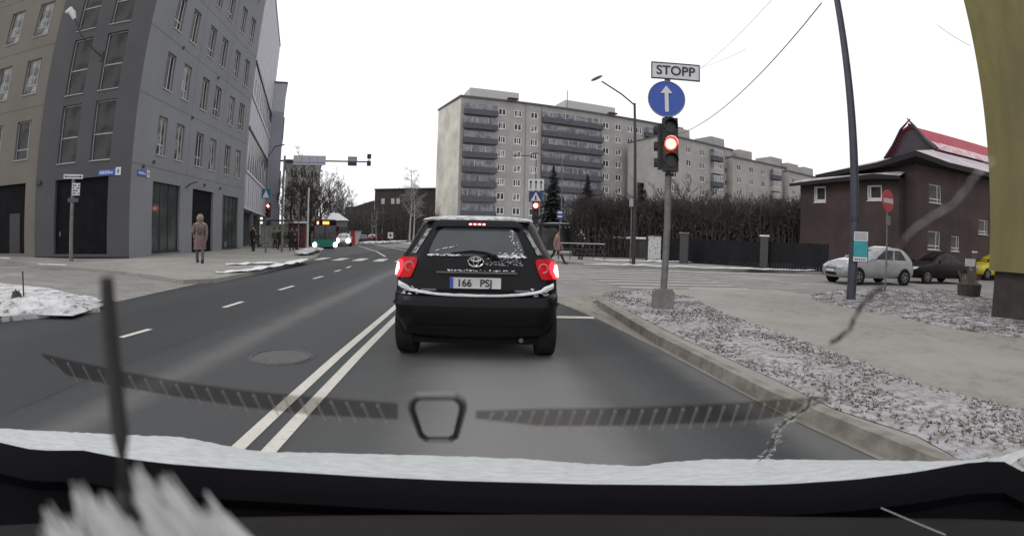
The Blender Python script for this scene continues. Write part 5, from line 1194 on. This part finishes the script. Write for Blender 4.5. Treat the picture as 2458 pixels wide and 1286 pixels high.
q = far(1407, 612, 52); spruce('second dark spruce right of the taller one', (q.x, q.y, 0), 8.3, 2, needle)
q = far(1545, 612, 50); spruce('low dark spruce top showing above the hedge beside the street lamp', (q.x, q.y, 0), 6.6, 3, needle)
# dark thicket behind the fence: an uncountable mass
hm_ = mat('thicket', (.085, .076, .068), .95, (.045, .041, .037), .8, spec=.1)
def thicket(px0, px1, d0, d1, h0, h1, n, seed, label, m):
    r = random.Random(seed); mb = MB()
    for i in range(n):
        px = r.uniform(px0, px1); k = (px-px0)/(px1-px0); d = r.uniform(d0, d1); p = far(px, 600, d); top = (h0+(h1-h0)*k) * (1+.13*sin(px*.021)+.09*sin(px*.063+1)+.05*sin(px*.17)) * r.uniform(.2, 1.0)**.4
        z = r.uniform(.0, 1)*top; s = r.uniform(.10, .22)*(1.6 if n < 6000 else 1)
        a = Vector((r.gauss(0, .5), r.gauss(0, .5), 1)).normalized(); b = Vector((r.gauss(0, 1), r.gauss(0, 1), .2)).normalized(); c = Vector((p.x, p.y, z))
        mb.add([c-a*s-b*s*.3, c+b*s*.45-a*s*.2, c+a*s, c-b*s*.5], [(0, 1, 2, 3)])
    for i in range(int(n/16)):
        px = r.uniform(px0, px1); k = (px-px0)/(px1-px0); d = r.uniform(d0, d1); p = far(px, 600, d); top = (h0+(h1-h0)*k)*r.uniform(.85, 1.38); x, y = p.x, p.y
        mb.tube([(x, y, 0), (x+r.gauss(0, .2), y, top*.55), (x+r.gauss(0, .45), y, top)], [.05, .03, .008], 4, False)
        for q in range(6):
            zz = top*r.uniform(.5, .95); mb.tube([(x, y, zz), (x+r.gauss(0, .6), y+r.gauss(0, .4), zz+r.uniform(.2, .8))], [.02, .006], 3, False)
    o = mb.build('thicket', m, None, fix=False); tag(o, label, None, kind='stuff'); return o
thicket(1375, 1985, 33.5, 38, 3.3, 3.5, 34000, 5, 'dark leafless thicket behind the fence', hm_)
thicket(780, 905, 100, 118, 7.2, 6.8, 3500, 6, 'dark far wood beyond the road bend', mat('far_wood', (.075, .07, .066), .95, (.05, .047, .045), .5))
thicket(905, 1060, 86, 104, 5.5, 6.0, 3800, 8, 'dark scrub in front of the brown block', hm_)
# individual bare trees above the thicket
for i, (px, d, H) in enumerate(((1640, 42, 6.0), (1700, 41, 5.6), (1760, 42, 5.2), (1830, 42, 4.9), (1890, 43, 4.8), (1940, 42, 4.8), (1590, 41, 5.6), (1450, 40, 4.5))):
    q = far(px, 605, d); bare_tree('bare_tree', 'bare bushy tree above the dark fence, %s' % ('right of the traffic light at the roof line', 'second right of the traffic light', 'third right of the traffic light', 'middle of the row', 'third before the red-roofed building', 'next to the red-roofed building', 'directly behind the traffic light post', 'left of the street lamp')[i], (q.x, q.y, 0), H, 20+i, twig, twig, .42, 0, None, group='bare trees above the hedge', first=.25, nb=16, twr=.012)
ochre = mat('withered_leaves', (.13, .085, .045), .9, (.06, .055, .035), 2)
for i, (px, d, H, lab) in enumerate(((700, 58, 9.5, 'leftmost bare tree with withered leaves in front of the beige block'), (722, 55, 10, 'second bare tree with withered leaves in front of the beige block'), (745, 57, 9.0, 'third tree before the beige block, next to the white lamp post'), (765, 60, 8.4, 'rightmost tree before the beige block, behind the green bus'))):
    q = far(px, 603, d); bare_tree('bare_tree', lab, (q.x, q.y, 0), H, 40+i, bark, twig, .30, 0, ochre, group='trees before the beige block', first=.22, nb=16, twr=.014, leaf_n=3, trunk_r=.17)
for i, (px, d, H, lab) in enumerate(((790, 82, 11.0, 'wide bare tree above the bus roof'), (822, 90, 9.5, 'bare tree left of the low dark block'), (806, 96, 10.5, 'bare tree between the other two above the white van'))):
    q = far(px, 592, d); bare_tree('bare_tree', lab, (q.x, q.y, 0), H, 50+i, twig, mat('pale_twig', (.13, .12, .115), .9), .42, 0, None, group='trees above the bus', first=.3, nb=18, twr=.02)
q = far(985, 588, 84); bare_tree('birch_tree', 'tall birch with pale trunk and drooping twigs in front of the dark brown block', (q.x, q.y, 0), 13.2, 61, birchbark, mat('birch_twig', (.24, .22, .21), .9), .26, -.012, None, droop=.25, first=.35, nb=18, twr=.016, trunk_r=.17)
q = far(992, 588, 80); bare_tree('birch_tree', 'shorter pale birch standing just right of the tall one', (q.x, q.y, 0), 9.6, 62, birchbark, MATS['birch_twig'], .2, .0, None, droop=.2, first=.4, nb=10, twr=.016, trunk_r=.14)
for i, (px, d, H) in enumerate(((893, 92, 5.5), (903, 88, 6.2), (918, 90, 6.8))):
    q = far(px, 585, d); bare_tree('birch_tree', 'thin pale birch stem %s' % ('far left of the tall birch, leftmost', 'second from the left before the brown block', 'third from the left before the brown block')[i], (q.x, q.y, 0), H, 70+i, birchbark, MATS['birch_twig'], .18, 0, None, first=.5, nb=8, twr=.012, trunk_r=.1)
# shrubs by the left bus stop
q = far(668, 600, 44); t = thing('shrub', 'dark green shrub behind the left traffic light', 'shrub', (q.x, q.y, .1)); r = random.Random(9); mb = MB()
for i in range(900):
    a = r.uniform(0, 6.28); rr_ = r.uniform(0, 1)**.5*1.6; c = Vector((rr_*cos(a)*1.5, rr_*sin(a)*.6, r.uniform(.1, 1.5))); s = r.uniform(.06, .13); v = Vector((r.gauss(0, 1), r.gauss(0, 1), r.gauss(0, 1))).normalized(); w = v.cross(Vector((0, 0, 1))).normalized(); mb.add([c-v*s, c+w*s*.6, c+v*s, c-w*s*.6], [(0, 1, 2, 3)])
mb.build('foliage', mat('shrub_green', (.045, .055, .02), .9, (.02, .024, .012), 2), t, fix=False); MB().tube([(0, 0, -.1), (0, 0, .6)], .05, 6).build('stem', bark, t)
# ---------------------------------------------------------------- the car the camera sits in
oc = thing('camera_car', 'snowy white bonnet edge and black dashboard of the car the view is from', 'car', (0, 0, 0))
def on(px, py, z): p = at(px, py, z); return p
topb = [(-40, 1024), (0, 1028), (120, 1034), (240, 1040), (330, 1044), (430, 1048), (500, 1060), (560, 1072), (600, 1081), (650, 1084), (800, 1086), (1000, 1092), (1150, 1096), (1300, 1103), (1400, 1112), (1540, 1118), (1600, 1109), (1700, 1101), (1900, 1102), (2100, 1104), (2200, 1105), (2330, 1107), (2400, 1096), (2458, 1076), (2500, 1060)]
botb = [(-40, 1052), (0, 1060), (60, 1076), (110, 1080), (200, 1080), (290, 1098), (400, 1112), (560, 1124), (700, 1132), (900, 1144), (1100, 1153), (1400, 1161), (1780, 1164), (1900, 1160), (2050, 1150), (2200, 1132), (2300, 1114), (2345, 1107)]
def lerpy(L, x):
    if x <= L[0][0]: return L[0][1]
    for a, b in zip(L, L[1:]):
        if x <= b[0]: return a[1]+(b[1]-a[1])*(x-a[0])/(b[0]-a[0])
    return L[-1][1]
rows = []; r = random.Random(12)
for i in range(181):
    px = -30 + i*2400/180; yt = lerpy(topb, px)+r.uniform(-1.2, 1.2); yb2 = max(lerpy(botb, px), yt+1) if px < 2345 else yt+2
    a = on(px, yt, .86); b = on(px, yb2+3, .945)
    row = [Vector((a.x, a.y+.03, .70)), a]
    for f in (.2, .4, .6, .8, 1.0):
        p = a.lerp(b, f); p.z += .006*sin(f*pi) + (r.uniform(-.0022, .0022) if 500 < px < 2000 and f < .75 else 0); row.append(p)
    rows.append(row)
MB().grid(rows).build('bonnet_snow', mat('bonnet_snow_white', (.55, .58, .575), .8, (.46, .49, .49), 45, .42, .56, bump=.25, bscale=60, stretch=(.6, 1.6, 1)), oc, smooth=True)
rows = []
for i in range(9):
    px = 2335 + i*22; yt = lerpy(topb, px); a = on(px, yt, .88); b = on(px, yt+[3, 30, 40, 46, 30, 22, 18, 16, 16][i]*(.9 if i < 7 else 1), .90); rows.append([a, a.lerp(b, .5), b])
MB().grid(rows).build('bonnet_edge', MATS['bonnet_snow_white'], oc, smooth=True)
darkplastic = mat('cowl_black', (.0030, .0026, .0038), .7, spec=.03); dashm = mat('dashboard_black', (.008, .008, .0085), .7, spec=.3)
rows = []
for i in range(61):
    px = -60+i*2600/60; yb2 = lerpy(botb, min(px, 2345)) if px < 2345 else (1107 if px < 2420 else 1130)
    p0 = on(px, yb2, .952); p1 = on(px, yb2+40, .962); p2_ = on(px, yb2+75, .955); p3_ = on(px, yb2+95, .94)
    p00 = p0.copy(); p00.z -= .05; p4_ = on(px, yb2+200, .90); rows.append([p00, p0, p1, p2_, p3_, p4_])
MB().grid(rows).build('cowl', darkplastic, oc, smooth=True)
rows = []
for i in range(61):
    px = -80+i*2640/60; c = abs(px-1350)/1350; rise = 34*c**2
    ys = [1226, 1243, 1270, 1340, 1500, 1900]
    rows.append([on(px, y+rise*(1 if y < 1300 else .3), z) for y, z in zip(ys, (.92, .985, 1.0, 1.02, 1.03, 1.03))])
MB().grid(rows).build('dashboard', mat('dashboard_top', (.030, .027, .027), .85, (.018, .016, .017), 2.5, lo=.3, hi=.7, spec=.05), oc, smooth=True)
sm = on(2120, 1220, .99); sn = on(2270, 1283, 1.0)
MB().tube([on(2115, 1218, 1.005), on(2190, 1250, 1.01), on(2270, 1283, 1.015)], .0008, 5).build('dash_seam', fr_grey, oc)
# windscreen plane for the crack and the shaped reflections: base at y .62, z .96, leaning back
GP0 = Vector((0, .66, .965)); GN = Vector((0, -sin(rad(31)), -cos(rad(31)))).normalized()
def glass_pt(px, py, off=0.0):
    d = ray(px, py); t = (GP0 - Vector((0, 0, EYE))).dot(GN)/d.dot(GN); return Vector((0, 0, EYE)) + d*t + GN*off
# crack
ckm = mat('crack_light', (.75, .75, .72), .4); ckd = mat('crack_dark', (.07, .065, .06), .5)
ck = [(2120, 690), (2098, 702), (2078, 722), (2062, 740), (2050, 762), (2040, 790), (2018, 806), (1992, 824)]
ck2 = [(1948, 958), (1938, 975), (1905, 1000), (1882, 1014), (1866, 1030), (1860, 1050), (1848, 1072), (1838, 1090), (1818, 1112), (1795, 1132), (1768, 1148), (1782, 1158), (1800, 1172)]
cr = thing('windscreen_crack', 'jagged crack running down the right side of the windscreen to the bonnet snow', 'crack', (0, 0, 0))
r = random.Random(3)
def crackline(pts, wd_, m, name):
    mb = MB(); q = []
    for a, b in zip(pts, pts[1:]):
        for k in range(4): q.append((a[0]+(b[0]-a[0])*k/4+r.uniform(-3, 3), a[1]+(b[1]-a[1])*k/4+r.uniform(-2, 2)))
    q.append(pts[-1]); P_ = [glass_pt(*p) for p in q]; mb.tube(P_, [wd_*r.uniform(.4, 1.3) for _ in P_], 5); return mb.build(name, m, cr)
crackline(ck, .0008, mat('crack_dark_brown', (.04, .037, .035), .5, spec=.1), 'dark_line'); crackline(ck2, .0008, MATS['crack_dark_brown'], 'dark_line')  # the crack itself, thin dark brown lines
crackline([(p[0]+9, p[1]+3) for p in ck2], .0005, ckm, 'bright_line')
crackline([(1992, 824), (1975, 858), (1962, 890), (1955, 925), (1948, 958)], .00018, ckm, 'bright_line')
crackline([(2120, 690), (2128, 650), (2150, 610), (2180, 560), (2235, 520), (2290, 490)], .00016, ckm, 'bright_line')
crackline([(2290, 490), (2325, 445), (2352, 410), (2385, 385)], .00022, ckm, 'bright_line')
mb = MB()
for i in range(90):
    k = r.random(); j = min(len(ck2)-2, int(k*(len(ck2)-1))); f = k*(len(ck2)-1)-j; x = ck2[j][0]+(ck2[j+1][0]-ck2[j][0])*f+r.gauss(0, 8); y = ck2[j][1]+(ck2[j+1][1]-ck2[j][1])*f+r.gauss(0, 4)
    mb.tube([glass_pt(x, y), glass_pt(x+r.uniform(4, 12), y-r.uniform(-2, 6))], .0005, 4)
mb.build('glints', ckm, cr)
# defroster vent reflections, put into shape as dark strips and pale ribs
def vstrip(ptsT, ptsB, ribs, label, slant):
    t = thing('vent_reflection', label, 'defroster strip', (0, 0, 0)); mb = MB(); N = 40
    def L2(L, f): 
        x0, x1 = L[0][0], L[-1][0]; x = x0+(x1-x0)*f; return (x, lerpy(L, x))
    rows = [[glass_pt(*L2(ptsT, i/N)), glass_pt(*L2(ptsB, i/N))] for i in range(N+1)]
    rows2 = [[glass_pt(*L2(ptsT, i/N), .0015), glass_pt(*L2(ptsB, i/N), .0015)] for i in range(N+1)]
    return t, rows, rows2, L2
stripm = bpy.data.materials.new('reflected_strip'); stripm.use_nodes = True; nt = stripm.node_tree; nt.nodes.clear()
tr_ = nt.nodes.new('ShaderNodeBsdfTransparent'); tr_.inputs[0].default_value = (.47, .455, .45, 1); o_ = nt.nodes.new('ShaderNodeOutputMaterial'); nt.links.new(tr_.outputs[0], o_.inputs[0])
ribm = bpy.data.materials.new('reflected_rib'); ribm.use_nodes = True; nt = ribm.node_tree; p_ = nt.nodes['Principled BSDF']; p_.inputs['Base Color'].default_value = (.85, .82, .78, 1); p_.inputs['Alpha'].default_value = .75; p_.inputs['Roughness'].default_value = .6
for (T, B, n, sl, lab) in (([(100, 848), (160, 862), (300, 892), (450, 918), (600, 938), (750, 952), (955, 967)], [(100, 852), (160, 900), (300, 930), (450, 955), (600, 978), (750, 995), (955, 1006)], 23, 22, 'left defroster vent reflection shaped as a strip with slanting pale ribs, low across the windscreen'),
                           ([(1142, 985), (1300, 980), (1500, 978), (1700, 970), (1850, 960), (1990, 948)], [(1142, 1004), (1300, 1022), (1500, 1021), (1700, 1014), (1850, 1004), (1990, 962)], 26, -17, 'right defroster vent reflection shaped as a strip with slanting pale ribs, low across the windscreen')):
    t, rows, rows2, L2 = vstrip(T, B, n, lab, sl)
    MB().grid(rows).build('reflected_band', stripm, t, fix=False)
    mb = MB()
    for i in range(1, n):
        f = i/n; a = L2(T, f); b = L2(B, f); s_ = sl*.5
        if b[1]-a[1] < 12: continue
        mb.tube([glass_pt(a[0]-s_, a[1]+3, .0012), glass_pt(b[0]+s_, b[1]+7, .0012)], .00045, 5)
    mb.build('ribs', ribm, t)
tz_ = thing('trapezoid_reflection', 'grey rounded trapezoid reflection shaped as an outline, low in the middle of the windscreen', 'reflection', (0, 0, 0))  # dashboard cover reflected in the glass, put in as solid rings
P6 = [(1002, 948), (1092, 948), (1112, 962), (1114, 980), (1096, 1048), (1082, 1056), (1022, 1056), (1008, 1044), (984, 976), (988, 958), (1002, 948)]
MB().tube([glass_pt(*p) for p in P6], .0017, 8).build('outline', mat('reflected_grey_line', (.20, .20, .21), .7, spec=.1), tz_)
MB().tube([glass_pt(p[0]*.9+1049*.1, p[1]*.9+1000*.1) for p in P6], .0014, 8).build('inner_outline', mat('reflected_dark_line', (.03, .03, .03), .6), tz_)
# white feather ornament with a dark stalk at the left of the dashboard
def near(px, py, d): return Vector((0, 0, EYE)) + ray(px, py)*d
fo = thing('feather_ornament', 'blurred white feather tuft with a dark upright stalk on the dashboard, bottom left', 'ornament', (0, 0, 0))
MB().tube([near(256, 664, .13), near(262, 760, .13), near(275, 900, .13), near(290, 1050, .13), near(300, 1180, .13), near(312, 1400, .13)], [.0018, .0021, .0022, .0023, .0024, .0026], 12).build('stalk', mat('stalk_dark', (.022, .02, .02), .7), fo, smooth=True)
fm_ = mat('feather_white', (.62, .62, .61), .9, (.45, .45, .45), 30, .35, .6, stretch=(1, 1, .3)); mb = MB(); r = random.Random(4)
tips = [(110, 1205, 60), (190, 1150, 80), (215, 1165, 60), (330, 1110, 60), (392, 1132, 50), (430, 1190, 40), (500, 1175, 50), (345, 1180, 70), (300, 1230, 60), (160, 1230, 60), (250, 1180, 50), (410, 1160, 50), (540, 1225, 40), (470, 1215, 50)]
for (tx, ty, w) in tips:
    bx = tx+150+(tx-110)*.25; by_ = 1440
    for k in range(0):
        o1 = r.uniform(-w*.35, w*.35); dz = r.uniform(.10, .125)
        L_ = []; 
        for f, ww in ((0, .3), (.25, 1), (.6, 1.1), (1, .8)):
            cx = tx+o1*f+(bx-tx)*f**1.2; cy = ty+k*12+(by_-ty)*f; hw = w*.40*ww
            L_.append([near(cx-hw*1.7, cy, dz), near(cx, cy, dz-.004), near(cx+hw*1.7, cy, dz)])
        mb.grid(L_)
    for k in range(26):
        o1 = r.gauss(0, w*.45); o2 = r.gauss(0, w*.35); up_ = abs(r.gauss(0, 70)); dz = r.uniform(.10, .13); hw = r.uniform(3, 9); L_ = []
        for f in (0, .3, .65, 1):
            cx = tx+o1*(.3+.7*f)+(bx-tx)*f**1.15+o2*f; cy = ty+up_+(by_-ty-up_)*f; h2 = hw*(.25+1.1*f)
            L_.append([near(cx-h2, cy, dz), near(cx+h2, cy, dz)])
        mb.grid(L_)
mb.build('feathers', fm_, fo, smooth=True, fix=False)
cam.dof.use_dof = True; cam.dof.focus_distance = 12.0; cam.dof.aperture_fstop = 20.0
